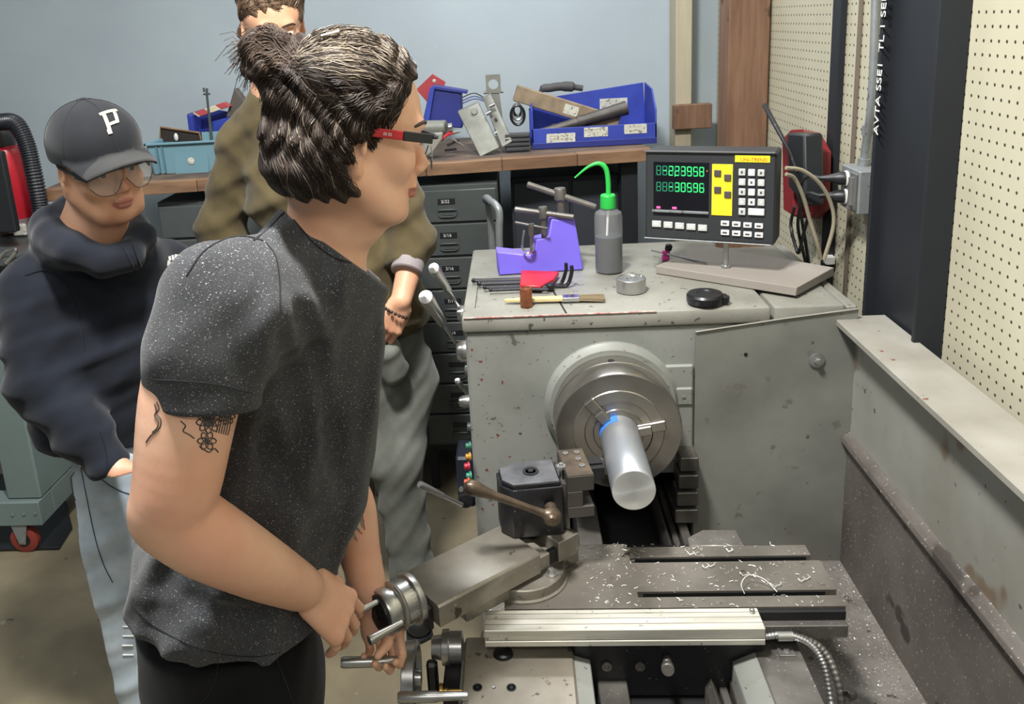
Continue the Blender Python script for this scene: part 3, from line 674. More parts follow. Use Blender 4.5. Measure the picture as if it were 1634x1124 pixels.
# purple printed holder
hol = thing('key_holder','purple printed holder stepped for chuck keys, on the headstock','tool holder',oZ(860,436,ZT))
Lf = oZ(796,440,ZT); Rf = oZ(931,431,ZT); ux = (Rf-Lf).normalized(); uy = V((-ux.y,ux.x,0)); W = (Rf-Lf).length
hh = lambda x,y: oP(x,y,Lf,uy)
F = [Lf,Rf,hh(917,350),hh(880,350),hh(876,378),hh(855,384),hh(852,408),hh(793,402)]
pr_ = MB().prism(F,uy*.055,.003)
obj('stepped_body', pr_, m_purple, hol)
obj('side_ledge', MB().prism([Lf+uy*.055,Lf+ux*.07+uy*.055,Lf+ux*.07+uy*.085,Lf+uy*.075],(0,0,.038),.002), m_purple, hol)
def tkey(bar0,bar1,sh0,sh1,rb,rs,label,Y):
    t = thing('chuck_key',label,'chuck key',oY(sh1[0],sh1[1],Y),'chuck keys in the purple holder')
    a,b = oY(*bar0,Y),oY(*bar1,Y-.02)
    obj('cross_bar', MB().lathe([(rb*.8,0),(rb,.002),(rb,(b-a).length-.002),(rb*.8,(b-a).length)],a,b-a,16), m_castd, t)
    s0,s1 = oY(*sh0,Y-.008),oY(*sh1,Y-.008)
    obj('shank', MB().lathe([(rs*1.1,0),(rs*1.25,.004),(rs*1.25,.03),(rs*.8,.036),(rs*.8,(s1-s0).length)],s0,s1-s0,18), m_castd, t)
Yk = Lf.y+.03
tkey((841,294),(951,331),(893,300),(897,366),.0085,.013,'largest chuck key with long bar, topmost in the purple holder',Yk+.03)
tkey((821,334),(916,347),(866,330),(869,385),.0075,.010,'middle sized chuck key with a plain bar in the purple holder',Yk+.0)
tkey((822,355),(874,365),(848,357),(849,404),.0035,.007,'smallest chrome chuck key low in the purple holder',Yk-.02)
hk = MB()
ap = lambda x,y: oY(x,y,Lf.y-.008)
hk.tube(curve([ap(836,368),ap(834,382),ap(834,396),ap(841,404),ap(850,400),ap(851,388)],6),.0032,8)
single('steel_hook', hk, m_chrome, 'small bright steel hook hung on the front of the purple holder','hook')
# wash bottle
bc = oZ(972,433,ZT); s_ = (bc-V(CC)).length/CF
wb = thing('wash_bottle','clear wash bottle with green spout, half full of dark fluid','bottle',bc)
R_ = .0365
def bz(y): return oY(972,y,bc.y).z
zs = [bz(y) for y in (375,345,336,330)]
q = NT('clear_plastic'); q.b.inputs['Base Color'].default_value = (.62,.64,.65,1); q.b.inputs['Roughness'].default_value = .25; q.b.inputs['Alpha'].default_value = .15
zb0 = ZT+.0005
top = bz(334)
obj('bottle_wall', MB().lathe([(R_*.9,0),(R_,.004),(R_,top-zb0-.018),(R_*.93,top-zb0-.008),(R_*.6,top-zb0),(.016,top-zb0+.001),(.016,top-zb0+.006)],(bc.x,bc.y,zb0),(0,0,1),40), q.m, wb)
liq = bz(376)
obj('dark_fluid', MB().lathe([(R_*.86,.002),(R_*.97,.006),(R_*.97,liq-zb0),(0,liq-zb0+.0005)],(bc.x,bc.y,zb0),(0,0,1),40), mat('cutting_fluid','18181d',.3), wb)
ct = bz(312)
obj('green_cap', MB().lathe([(.0200,0),(.0205,.002),(.0195,ct-top-.004),(.017,ct-top-.001),(.006,ct-top)],(bc.x,bc.y,top+.004),(0,0,1),28), m_green, wb)
spp = [oY(971,312,bc.y),oY(970,285,bc.y),oY(966,268,bc.y),oY(955,261,bc.y),oY(938,267,bc.y),oY(917,284,bc.y)]
sps = curve(spp,6); obj('spout', MB().tube(sps,[.0065-.0045*max(0,(i-14))/(len(sps)-15) for i in range(len(sps))],12), m_green, wb)
obj('dip_tube', MB().cyl((bc.x-.004,bc.y,liq-.0),(bc.x,bc.y,top),.003,seg=10), m_white, wb)
# aluminium slug
c = oZ(1007,464,ZT); R_ = .036
pk = thing('aluminium_puck','short round bright metal slug beside the wash bottle','metal slug',c)
obj('puck_body', MB().lathe([(R_-.001,0),(R_,.001),(R_,.032),(R_-.001,.033),(R_-.004,.0335),(R_-.005,.031),(0,.031)],c,(0,0,1),44), m_satin, pk)
tp_ = MB(); rs = random.Random(3)
for i in range(40):
    a = rs.uniform(0,6.28); r = rs.uniform(0,.03); p = c+V((math.cos(a)*r,math.sin(a)*r,.0325)); tp_.tube([p,p+V((rs.uniform(-1,1),rs.uniform(-1,1),rs.uniform(0,.6)))*.006],.0005,3)
obj('shavings', tp_, m_chrome, pk, kind='stuff')
# copper slug
c = oZ(840,489,ZT)
single('copper_slug', MB().lathe([(.0138,0),(.0145,.001),(.0145,.044),(.0135,.046),(.010,.0462),(.009,.043),(0,.043)],c,(0,0,1),28), m_copper, 'small upright copper cylinder in front of the brush handle','metal slug')
# brush
b0_ = oZ(805,480,ZT+.008); b1_ = oZ(965,474,ZT+.008); bd_ = (b1_-b0_).normalized(); L_ = (b1_-b0_).length; bn = V((-bd_.y,bd_.x,0))
br = thing('acid_brush','flat wooden handled brush lying on the headstock','brush',b0_)
def flat(mb,u0,u1,w0,w1,h): return mb.prism([b0_+bd_*u0-bn*w0+V((0,0,-h)),b0_+bd_*u1-bn*w1+V((0,0,-h)),b0_+bd_*u1+bn*w1+V((0,0,-h)),b0_+bd_*u0+bn*w0+V((0,0,-h))],(0,0,2*h),.0015)
obj('handle', flat(flat(MB(),0,L_*.16,.003,.008,.004),L_*.16,L_*.60,.008,.011,.0045), mat('brush_wood','cdbb85',.5,0,.12,30), br)
obj('ferrule', flat(MB(),L_*.58,L_*.75,.0135,.0135,.0055), m_chrome, br)
bs_ = MB()
for i in range(260):
    a = rs.uniform(-1,1); h_ = rs.uniform(-.004,.004); st_ = b0_+bd_*L_*.74+bn*a*.013+V((0,0,h_)); bs_.tube([st_,st_+bd_*(L_*.25*rs.uniform(.85,1.05))+bn*a*.006+V((0,0,-.002))],.0005,3)
obj('bristles', bs_, mat('bristle','9a8a70',.8), br, kind='stuff')
# hex key set in red holder
hx = thing('hex_key_set','red hex key holder with black keys folded out','hex key set',oZ(830,462,ZT))
zc2 = ZT+.006
def hz(x,y,z=zc2): return oZ(x,y,z)
obj('red_holder', MB().prism([hz(832,438),hz(892,440),hz(884,452),hz(862,464),hz(830,462)],(0,0,.012),.002), m_red, hx)
for i,(y_,r_) in enumerate(((447,.0052),(452,.0058),(458,.0048),(462,.0042))):
    x0 = 756+i*9; k_ = MB().tube([hz(x0,y_+1,zc2+.005),hz(832,y_-1,zc2+.005),hz(875,y_,zc2+.005)],r_,6)
    k_.ball(hz(x0,y_+1,zc2+.005),r_*1.25,10)
    obj('hex_key', k_, m_blk, hx)
for (x0,y0_,x1,y1_) in ((902,420,896,452),(911,424,905,455)):
    a_ = hz(x1,y1_); obj('hex_key', MB().tube(curve([hz(868,456),hz(888,456),a_,oY(x0+1,y0_+12,a_.y),oY(x0+1,y0_,a_.y)],5),.0052,6), m_blk, hx)
obj('pivot_knob', MB().lathe([(.010,0),(.011,.002),(.011,.016),(.009,.018)],hz(878,464,ZT),(0,0,1),9), m_blk, hx)
# tape measure
c = oZ(1125,484,ZT)
tm = thing('tape_measure','black round tape measure at the front edge of the headstock','tape measure',c)
obj('tape_case', MB().lathe([(.034,0),(.040,.003),(.042,.008),(.042,.020),(.038,.025),(.020,.026),(.018,.024),(0,.024)],c,(0,0,1),40), m_blk, tm)
obj('tape_mouth', MB().box((c.x+.025,c.y-.022,ZT+.002),(c.x+.050,c.y+.004,ZT+.022),.004), m_blk, tm)
obj('tape_hook', MB().box((c.x+.0505,c.y-.016,ZT+.004),(c.x+.052,c.y-.002,ZT+.02)), m_satin, tm)
# indicator stand with pink clamp
s0 = oZ(1040,400,ZT+.018); s1 = oZ(1128,420,pl_z+.006)
ind = thing('indicator_rod','thin steel rod with pink clamp and black knob','clamp rod',s0)
obj('rod', MB().cyl(s0,s1,.0026,seg=10), m_chrome, ind)
cc_ = oZ(1062,408,ZT+.014)
m_pinkp = mat('pink_plastic','d6459a',.4)
obj('clamp_block', MB().box(cc_-V((.010,.008,.014)),cc_+V((.010,.008,.002)),.003), m_pinkp, ind)
obj('clamp_block', MB().box(cc_-V((.009,.008,-.004)),cc_+V((.011,.008,.014)),.003), m_pinkp, ind)
obj('clamp_knob', MB().lathe([(.008,0),(.0095,.003),(.0095,.014),(.006,.018),(0,.019)],cc_+V((.006,0,.014)),(.3,.1,1),18), m_blk, ind)
# ================================================================= BENCH AND CABINETS
bA = V((-1.66,2.827,0)); bB = V((.48,3.05,0)); bd2 = (bB-bA).normalized(); bn2 = V((-bd2.y,bd2.x,0))
bench = thing('workbench','long bench with a worn brown timber top along the back wall','bench',(-.9,3.2,0))
ZB = 1.305
def bpt(u,v,z): return bA+bd2*u+bn2*v+V((0,0,z))
LB = (bB-bA).length
nb_ = 8; uu = 0
for k in range(nb_):                                    # timber front lip in butted lengths
    w2 = LB/nb_
    obj('edge_board', MB().prism([bpt(uu+.0008,0,1.262),bpt(uu+w2-.0008,0,1.262),bpt(uu+w2-.0008,0,ZB),bpt(uu+.0008,0,ZB)],bn2*.05,.0015),
        m_benchwood, bench) if k%2 else obj('edge_board', MB().prism([bpt(uu+.0008,.001,1.2622),bpt(uu+w2-.0008,.001,1.2622),bpt(uu+w2-.0008,.001,ZB-.0004),bpt(uu+.0008,.001,ZB-.0004)],bn2*.049,.0015), mat('bench_wood_b%d'%k,'84644a',.6,0,.25,3,c2='674c38',stretch=(1.2,10,10)), bench)
    uu += w2
obj('bench_top', MB().prism([bpt(0,.0505,1.262),bpt(LB,.0505,1.262),bpt(LB,.0505,ZB-.001),bpt(0,.0505,ZB-.001)],bn2*.60,.001), m_bencht, bench)
for u in (.05,LB-.10): 
    for v in (.06,.55): obj('bench_leg', MB().prism([bpt(u,v,0),bpt(u+.06,v,0),bpt(u+.06,v+.06,0),bpt(u,v+.06,0)],(0,0,1.26)), m_black, bench)
# drawer cabinets
def cabinet(x0,x1,y,zb,n,pitch,label,texts=None,m=m_drawer,inset=.0):
    cb = thing('drawer_cabinet',label,'cabinet',((x0+x1)/2,y+.2,0))
    zt2 = zb+n*pitch
    obj('cabinet_body', MB().box((x0,y+.012,zb-.012),(x1,y+.40,zt2+.012),.003), m, cb)
    for (xx,yy) in ((x0,y+.03),(x1-.03,y+.03),(x0,y+.36),(x1-.03,y+.36)): obj('stand_leg', MB().box((xx,yy,.0),(xx+.03,yy+.03,zb-.0345)), m_black, cb)
    obj('stand_rail', MB().box((x0,y+.02,zb-.034),(x1,y+.39,zb-.013)), m_black, cb)
    for k in range(n):
        z0 = zt2-(k+1)*pitch
        d = obj('drawer', MB().box((x0+.006,y-.002,z0+.004),(x1-.006,y+.0119,z0+pitch-.004),.003), m, cb)
        xc = x0+.42*(x1-x0)
        pw_ = .034
        pu = MB().tube(curve([(xc-pw_,y-.004,z0+.044),(xc-pw_*.7,y-.012,z0+.051),(xc,y-.014,z0+.052),(xc+pw_*.7,y-.012,z0+.051),(xc+pw_,y-.004,z0+.044),(xc+pw_*.8,y-.007,z0+.027),(xc,y-.008,z0+.025),(xc-pw_*.8,y-.007,z0+.027)],4,True),.0028,6,closed=True)
        pu.prism([(xc-pw_*.9,y-.003,z0+.028),(xc+pw_*.9,y-.003,z0+.028),(xc+pw_*.9,y-.003,z0+.05),(xc-pw_*.9,y-.003,z0+.05)],(0,-.004,0),.002)
        obj('pull_handle', pu, m, d)
        lb = obj('label_holder', MB().box((xc-.032,y-.0045,z0+.070),(xc+.030,y-.002,z0+.092),.0008), m_blackpl, d)
        if texts and k < len(texts): text_mesh('drawer_lettering', texts[k], .017, m_white, d, (xc-.020,y-.0047,z0+.075), (1,0,0), (0,0,1), .0002)
    return cb
cz = oY(690,709,2.98).z
pit = (oY(790,353,2.98).z-oY(690,709,2.98).z)/7
cabinet(-.392,-.075,2.98,cz,8,pit,'dark grey drawer cabinet nearest the lathe, with sized drawer labels',['5/32','5/16','3/16','7/16','1/4'])
cabinet(-.80,-.447,2.96,cz,8,pit,'dark grey drawer cabinet behind the legs of the man in the brown jumper')
cabinet(-1.30,-.86,2.92,cz,8,pit,'dark grey drawer cabinet between the man in the hoodie and the brown jumper')
dk = thing('storage_cupboard','dark blue grey steel cupboard under the right end of the bench','cupboard',(.25,3.35,0))
m_dk = mat('dark_blue_steel','363a42',.6,.1,.15,4)
obj('cupboard_body', MB().box((-.03,3.20,0),(.40,3.55,1.20),.004), m_dk, dk)
obj('cupboard_door', MB().box((-.02,3.185,.1),(.19,3.198,1.18),.003), m_dk, dk)
obj('cupboard_door', MB().box((.20,3.185,.1),(.39,3.198,1.18),.003), m_dk, dk)
vs_ = thing('bench_vice','small dark clamp body lying in the shadow behind the chuck keys','clamp',oY(885,372,2.9))
# tubular handle behind the headstock
hp_ = [V((0,2.70,0))]
t0 = oY(797,400,2.70); t1 = oY(797,345,2.70); t2 = oY(793,330,2.71); t3 = oY(784,322,2.74)
cart = MB().tube(curve([V((t0.x,2.70,0)),V((t0.x,2.70,.6)),t0,t1,t2,t3,t3+V((-.02,.06,-.004)),V((t0.x-.03,2.86,t1.z-.06)),V((t0.x-.03,2.87,.5)),V((t0.x-.03,2.87,0))],7),.0125,12)
single('tube_frame', cart, m_galv, 'bent grey steel tube frame standing behind the lathe','frame')
bpy.data.objects.remove(vs_)
# ================================================================= ON THE BENCH
def Bz(x,y,z=ZB): return oZ(x,y,z)
def at(x,y,Y): return oY(x,y,Y)
# large blue hopper bin, three wide
Yb = 3.18
bin_ = thing('storage_bin','large blue bin with paper labels at the right end of the bench','bin',at(950,230,Yb+.1))
def bq(x,y,d=0): return at(x,y,Yb+d)
fl_,fr_ = bq(850,247),bq(1048,219)
zb3 = ZB+.001
fl_.z = zb3; fr_.z = zb3
hB = bq(862,205).z-bq(862,243).z; 
dep = .26; fb = V((0,dep,0))
zf = zb3+.075; zk = bq(1000,133,dep).z-.0; zl = zk-.035
m_ = MB().prism([fl_,fr_,V((fr_.x,fr_.y,zf)),V((fl_.x,fl_.y,zf))],(0,.005,0),.001); obj('front_wall', m_, m_blue, bin_)
obj('front_band', MB().prism([fl_+V((0,-.004,0)),fr_+V((0,-.004,0)),fr_+V((0,-.004,.022)),fl_+V((0,-.004,.022))],(0,.0035,0),.001), m_blued, bin_)
obj('back_wall', MB().prism([fl_+fb,fr_+fb,V((fr_.x-.01,fr_.y+dep,zk)),V((fl_.x+.01,fl_.y+dep,zl-.01))],(0,.005,0),.001), m_blue, bin_)
for X_,nm in ((fl_.x,0),(fr_.x,1)):
    y_ = (fl_ if nm==0 else fr_).y; zt3 = zl if nm==0 else zk
    obj('end_wall', MB().prism([(X_,y_,zb3),(X_,y_+dep,zb3),(X_,y_+dep,zt3),(X_,y_+dep*.35,zt3-(.0 if nm==0 else .012)),(X_,y_,zf+(.07 if nm==0 else .05))],(.006 if nm==0 else -.006,0,0),.001), m_blue, bin_)
obj('bin_floor', MB().prism([fl_+V((.006,.006,.004)),fr_+V((-.006,.006,.004)),fr_+V((-.006,dep-.001,.004)),fl_+V((.006,dep-.001,.004))],(0,0,.003)), m_blued, bin_)
for k in range(3): obj('end_rib', MB().box((fl_.x-.006,fl_.y+.03+.05*k,zb3+.01),(fl_.x-.0005,fl_.y+.04+.05*k,zl-.03),.001), m_blue, bin_)
def lab(x0,y0,x1,y1,d): 
    y_ = (fl_.y-.0008) if d==0 else fl_.y+dep-.0008
    a,b_,c_,d_3 = (oY(*p,y_) for p in ((x0,y1),(x1,y1-(x1-x0)*.05),(x1,y0-(x1-x0)*.05),(x0,y0)))
    return MB().prism([a,b_,c_,d_3],(0,-.0008,0))
m_pen = mat('pen_ink','8d8f70',.8)
for (x0,y0,x1,y1,d) in ((872,214,918,229,0),(932,204,970,219,0),(996,199,1032,214,0),(957,158,1001,176,1)):
    l_ = obj('paper_label', lab(x0,y0,x1,y1,d), m_label, bin_)
    y_ = (fl_.y-.0018) if d==0 else fl_.y+dep-.0018
    sc_ = MB(); rr = random.Random(x0)
    for ln in range(2):
        xs_ = x0+6
        pp = [oY(xs_+i*3.0,y0+4+ln*5-(xs_-x0+i*3)*.05+rr.uniform(-1.3,1.3),y_) for i in range(int((x1-x0-12)/3))]
        sc_.tube(pp,.0006,3)
    obj('pen_writing', sc_, m_pen, l_)
# cardboard lined box plank lying across the bin
m_cardb = mat('aged_card','94836c',.8,0,.2,20,c2='7a6b58')
p0,p1 = at(822,148,Yb+.10),at(985,198,Yb+.12)
cb_ = thing('long_carton','long battered brown carton slanting across the large blue bin','carton',p0)
dd = (p1-p0).normalized(); up2 = V((0,0,1)); up2 = (up2-dd*up2.dot(dd)).normalized(); sd = dd.cross(up2)
Rm = Matrix((dd,sd,up2)).transposed()
obj('carton_body', MB().obox((p0+p1)/2,((p1-p0).length,.05,.060),Rm,.003), m_cardb, cb_)
lc = p0+dd*.22+V((0,-.0262,0))
obj('carton_label', MB().obox(p0+dd*.22+sd*(-.0255 if sd.y>0 else .0255),(.055,.001,.036),Rm), m_label, cb_)
tl = MB(); q0,q1 = at(858,214,Yb+.06),at(1000,172,Yb+.09)
tl.cyl(q0,q0+(q1-q0)*.45,.017,.019,seg=14).cyl(q0+(q1-q0)*.45,q0+(q1-q0)*.52,.023,seg=14).cyl(q0+(q1-q0)*.52,q1,.021,.027,seg=14)
single('boring_bar', tl, mat('dull_tool','56524e',.5,.4,.3,30), 'dull grey heavy tool resting inside the large blue bin','tool')
rs = random.Random(11)
for k in range(9):
    x_ = rs.uniform(868,960); y_ = rs.uniform(205,216); a = at(x_,y_,Yb+rs.uniform(.05,.2)); a.z = zb3+.03+rs.uniform(0,.035); an = rs.uniform(-.8,.8)
    l_ = rs.uniform(.03,.07); d = V((math.cos(an),math.sin(an),rs.uniform(-.2,.2)))
    tag(obj('tool_shank', MB().obox(a,(l_*1.6,.018,.016),rotz(math.degrees(an)),.002), m_castd if k%2 else m_brown), 'loose square steel tool shank among those heaped in the large blue bin','tool shank','tool shanks in the large blue bin')
single('rag_roll', MB().tube(curve([V((at(858,150,Yb+.32).x,Yb+.32,ZB+.004)),at(862,150,Yb+.32),at(880,140,Yb+.32),at(905,138,Yb+.32),at(930,141,Yb+.32)],6),[.010]*8+[.017]*9+[.02]*4+[.012]*4,12), mat('dark_rubber','4c4a4c',.7), 'dark rubber hose end lying behind the large blue bin','hose')
# plates leaning in the middle
m_alu2 = mat('blasted_plate','85867f',.55,.35,.12,25,c2='75766f')
def slab(name,poly,Y,thick,m,label,cat,dy=None,**k):
    pts = [at(x,y,Y+(dy[i] if dy else 0)) for i,(x,y) in enumerate(poly)]
    return single(name, MB().prism(pts,(0,thick,0),.003), m, label, cat)
fx = thing('fixture_plate','grey metal plate leaning on the bench, nearest the front edge','plate',at(770,250,3.08))
pf = [at(730,179,3.20),at(763,164,3.20),at(797,236,3.10),at(766,251,3.10)]
obj('plate_body', MB().prism(pf,(0,.022,.004),.003), m_alu2, fx)
obj('plate_boss', MB().lathe([(.012,0),(.013,.004),(.011,.007)],at(757,178,3.185),(0,-1,.2),20), m_alu2, fx)
fx2 = thing('fixture_plate','narrower grey metal plate with a round hole, behind the front plate','plate',at(800,240,3.12))
pf = [at(770,157,3.22),at(783,150,3.22),at(818,226,3.13),at(801,236,3.13)]
obj('plate_body', MB().prism(pf,(0,.022,.003),.003), m_alu2, fx2)
obj('plate_hole', MB().lathe([(.006,0),(.0055,.001)],at(791,191,3.168),(0,-1,.2),14), m_darkvoid, fx2)
for (x,y) in ((776,182),(790,213),(781,170)): obj('spacer_bolt', MB().cyl(at(x,y,3.165),at(x+8,y-4,3.165),.008,seg=12), m_satin, fx2)
fk = thing('eye_bracket','grey upright bracket with a large round eye above the plates','bracket',at(787,170,3.26))
ey = MB(); ec = at(787,135,3.26)
n_ = 28; R_o = [at(776,117,3.26),at(798,116,3.26),at(799,146,3.26),at(777,147,3.26)]
ring = [ec+V((math.cos(2*math.pi*i/n_)*.019,0,math.sin(2*math.pi*i/n_)*.019)) for i in range(n_)]
hw_ = .0275; 
def sq(i):
    t = 2*math.pi*i/n_; c_,s__ = math.cos(t),math.sin(t); k_ = hw_/max(abs(c_),abs(s__)/1.25); return ec+V((c_*k_,0,s__*k_+.002))
outer = [sq(i) for i in range(n_)]
for dy_ in (0,.018): pass
vs = ring+outer+[p+V((0,.018,0)) for p in ring]+[p+V((0,.018,0)) for p in outer]; fs = []
for i in range(n_):
    j = (i+1)%n_; fs += [(i,j,n_+j,n_+i),(2*n_+i,3*n_+i,3*n_+j,2*n_+j),(i,2*n_+i,2*n_+j,j),(n_+i,n_+j,3*n_+j,3*n_+i)]
ey.add(vs,fs); obj('eye_plate', ey, m_alu2, fk)
obj('bracket_stem', MB().prism([at(779,150,3.26),at(797,150,3.26),at(803,200,3.26),at(790,212,3.26)],(0,.02,0),.002), m_alu2, fk)
obj('cross_pin', MB().cyl(at(772,148,3.27),at(803,146,3.27),.006,seg=12), m_alu2, fk)
# small blue bin tipped on end and red plate
sb_ = thing('storage_bin','small dark blue bin standing on its end, beside the red plate','bin',at(705,205,3.25))
obj('bin_shell', MB().prism([at(690,139,3.3),at(736,145,3.3),at(738,205,3.3),at(680,200,3.3)],(0,.08,0),.004), m_blued, sb_)
obj('bin_rim', MB().prism([at(686,140,3.285),at(694,138,3.285),at(684,200,3.285),at(674,196,3.285)],(0,.09,0),.002), m_blue, sb_)
obj('bin_lip', MB().prism([at(690,137,3.29),at(745,146,3.29),at(745,150,3.29),at(690,142,3.29)],(0,.09,0),.001), m_blued, sb_)
rp_ = thing('red_plate','red plate with a small round hole standing against the wall','plate',at(690,165,3.42))
obj('plate_body', MB().prism([at(664,143,3.42),at(690,118,3.42),at(711,131,3.42),at(703,155,3.42),at(684,166,3.42)],(0,.006,0),.001), m_dred if False else mat('signal_red','a23a40',.5), rp_)
obj('plate_hole', MB().lathe([(.007,0),(.006,.0006)],at(693,129,3.418),(0,-1,0),16), m_label, rp_)
# clutter by the man's glasses
c = at(695,205,3.12)
single('round_bar', MB().cyl(at(668,204,3.14),at(712,203,3.12),.026,seg=20,ch=.003), m_alu2, 'dull grey round bar lying on the bench below the small bin','metal bar')
single('bar_collar', MB().cyl(at(715,204,3.12),at(722,203,3.12),.017,seg=18,ch=.002), m_chrome, 'bright steel collar at the end of the grey round bar','collar')
single('grey_box', MB().prism([at(680,250,3.07),at(692,242,3.07),at(706,222,3.07),at(706,212,3.07),at(684,214,3.07),at(672,236,3.07)],(0,.05,0),.004), mat('pale_grey','8f9088',.6), 'pale grey faceted block at the front edge of the bench','block')
pl_ = thing('pliers','red handled pliers lying under the leaning plates','pliers',at(720,215,3.12))
obj('handle', MB().tube(curve([at(704,224,3.10),at(712,216,3.11),at(722,212,3.12)],4),.006,8), m_red, pl_)
obj('jaws', MB().tube([at(722,212,3.12),at(734,210,3.13)],[.008,.004],8), m_chrome, pl_)
for k,(x0,y0,x1,y1) in enumerate(((714,232,732,224),(710,240,728,238),(722,222,740,234))):
    tag(obj('drill_bit', MB().cyl(at(x0,y0,3.1),at(x1,y1,3.12),.0045,seg=8), m_blk if k<2 else m_chrome), ('short black steel rod among the clutter beside the leaning plates' if k<2 else 'bright short steel rod touching the leaning plate'), 'rod', 'short rods beside the leaning plates' if k<2 else None)
for k,(dz2,c_) in enumerate(((0,m_blued),(.010,m_blued),(.022,m_blk))):
    tag(obj('wire', MB().tube(curve([at(738,165,3.3)+V((0,0,dz2)),at(757,158,3.3)+V((0,0,dz2)),at(775,162,3.3)+V((0,0,dz2*.5))],6),.0022,6), c_), 'thin dark wire running from the small bin to the plates','wire','thin wires behind the leaning plates')
for k,(r_,yo) in enumerate(((.036,0),(.028,.02),(.022,.035))):
    c = at(826,184,3.2+yo)
    tag(obj('hose_loop', MB().tube([c+V((math.cos(t)*r_*.7,0,math.sin(t)*r_+.01*k)) for t in [i*.314 for i in range(20)]],.005,8,closed=True), m_blk if k!=1 else m_satin), ('black coiled hose loop' if k==0 else 'bright steel loop inside the black hose' if k==1 else 'smallest black hose loop')+' left of the large blue bin','hose')
st3 = MB()
for k in range(4):
    single('steel_strip', MB().obox(at(826,215+k*7,3.16)+V((0,0,0)),(.09,.05,.010),rotz(4*k-5),.001), mat('strip_%d'%k,'4b4b4e',.6,.3), ['topmost','second','third','lowest'][k]+' dark steel strip stacked left of the large blue bin','strip')
# blue grey crate at the left
Yc2 = 3.05
cr = thing('crate','pale blue plastic crate between the capped man and the brown jumper','crate',at(290,285,Yc2+.1))
zc0 = ZB+.001
xL,xR = at(240,270,Yc2).x,at(350,265,Yc2).x; zr = at(280,228,Yc2).z
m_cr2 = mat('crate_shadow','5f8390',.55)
def wallp(x0,x1,y0,y1,t=.006): return None
cw = MB()
cw.prism([(xL+.01,Yc2,zc0),(xR+.03,Yc2,zc0),(xR+.045,Yc2-.006,zr),(xL,Yc2-.006,zr)],(0,.005,0),.001)
cw.prism([(xL+.01,Yc2+.26,zc0),(xR+.03,Yc2+.26,zc0),(xR+.045,Yc2+.27,zr),(xL,Yc2+.27,zr)],(0,.005,0),.001)
cw.prism([(xL+.01,Yc2,zc0),(xL+.01,Yc2+.265,zc0),(xL,Yc2+.275,zr),(xL,Yc2-.006,zr)],(.005,0,0),.001)
cw.prism([(xR+.03,Yc2,zc0),(xR+.03,Yc2+.265,zc0),(xR+.045,Yc2+.275,zr),(xR+.045,Yc2-.006,zr)],(.005,0,0),.001)
cw.box((xL+.01,Yc2,zc0),(xR+.03,Yc2+.265,zc0+.004))
obj('crate_walls', cw, m_crate, cr)
rm = MB(); a_,b_ = V((xL-.012,Yc2-.018,zr)),V((xR+.057,Yc2+.287,zr))
for lo,hi in (((a_.x,a_.y,zr-.004),(b_.x,a_.y+.016,zr+.003)),((a_.x,b_.y-.016,zr-.004),(b_.x,b_.y,zr+.003)),((a_.x,a_.y,zr-.004),(a_.x+.016,b_.y,zr+.003)),((b_.x-.016,a_.y,zr-.004),(b_.x,b_.y,zr+.003))): rm.box(lo,hi,.001)
obj('crate_rim', rm, m_crate, cr)
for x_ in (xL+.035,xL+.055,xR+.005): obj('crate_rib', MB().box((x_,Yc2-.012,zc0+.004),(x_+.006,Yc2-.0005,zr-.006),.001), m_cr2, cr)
obj('front_panel', MB().prism([at(277,240,Yc2-.004),at(331,234,Yc2-.004),at(334,276,Yc2-.004),at(280,281,Yc2-.004)],(0,.003,0),.001), m_crate, cr)
bt3 = at(305,257,Yc2-.005)
obj('round_stud', MB().lathe([(.013,0),(.013,.002),(.010,.004),(0,.005)],bt3,(0,-1,0),22), m_label, cr)
wf = thing('wooden_tray','small dark box with a wooden rim standing in the pale blue crate','box',at(285,225,Yc2+.1))
obj('tray_back', MB().prism([at(256,204,Yc2+.14),at(320,212,Yc2+.14),at(322,228,Yc2+.14),at(256,226,Yc2+.14)],(0,.01,0)), mat('tray_dark','2b2420',.8), wf)
obj('tray_rim', MB().tube([at(255,228,Yc2+.135),at(256,203,Yc2+.135),at(318,212,Yc2+.135),at(322,228,Yc2+.135)],.004,6), m_benchwood, wf)
obj('white_scrap', MB().ball(at(281,219,Yc2+.13),.012,10,(.7,.5,1.3)), m_white, wf)
# second blue bin behind with its carton
bb2 = thing('storage_bin','blue bin behind the pale blue crate, holding a red and cream packet','bin',at(340,215,3.5))
obj('bin_back', MB().prism([at(299,182,3.48),at(330,172,3.48),at(372,180,3.48),at(390,178,3.48),V((at(395,212,3.48).x,3.48,ZB+.001)),V((at(300,212,3.48).x,3.48,ZB+.001))],(0,.005,0),.001), m_blued, bb2)
obj('bin_front', MB().prism([at(338,194,3.38),at(392,180,3.38),V((at(398,222,3.38).x,3.38,ZB+.001)),V((at(338,222,3.38).x,3.38,ZB+.001))],(0,.006,0),.001), m_blue, bb2)
obj('bin_end', MB().prism([at(298,183,3.38),at(306,186,3.38),V((at(308,222,3.38).x,3.38,ZB+.001)),V((at(302,222,3.38).x,3.38,ZB+.001))],(0,.12,0),.001), m_blue, bb2)
pk2 = thing('packet','red and cream packet lying on top of the rear blue bin','packet',at(340,180,3.36))
p0,p1 = at(314,183,3.405),at(364,166,3.405); dd = (p1-p0).normalized(); up2 = V((0,0,1)); up2 = (up2-dd*up2.z).normalized(); sd = dd.cross(up2); Rm = Matrix((dd,sd,up2)).transposed()
def seg_(a,b,m,n): obj(n, MB().obox(p0+(p1-p0)*((a+b)/2),((p1-p0).length*(b-a),.04,.030),Rm,.002), m, pk2)
m_rp = mat('packet_red','b24a4e',.6); m_cp = mat('packet_cream','cfc3a8',.7)
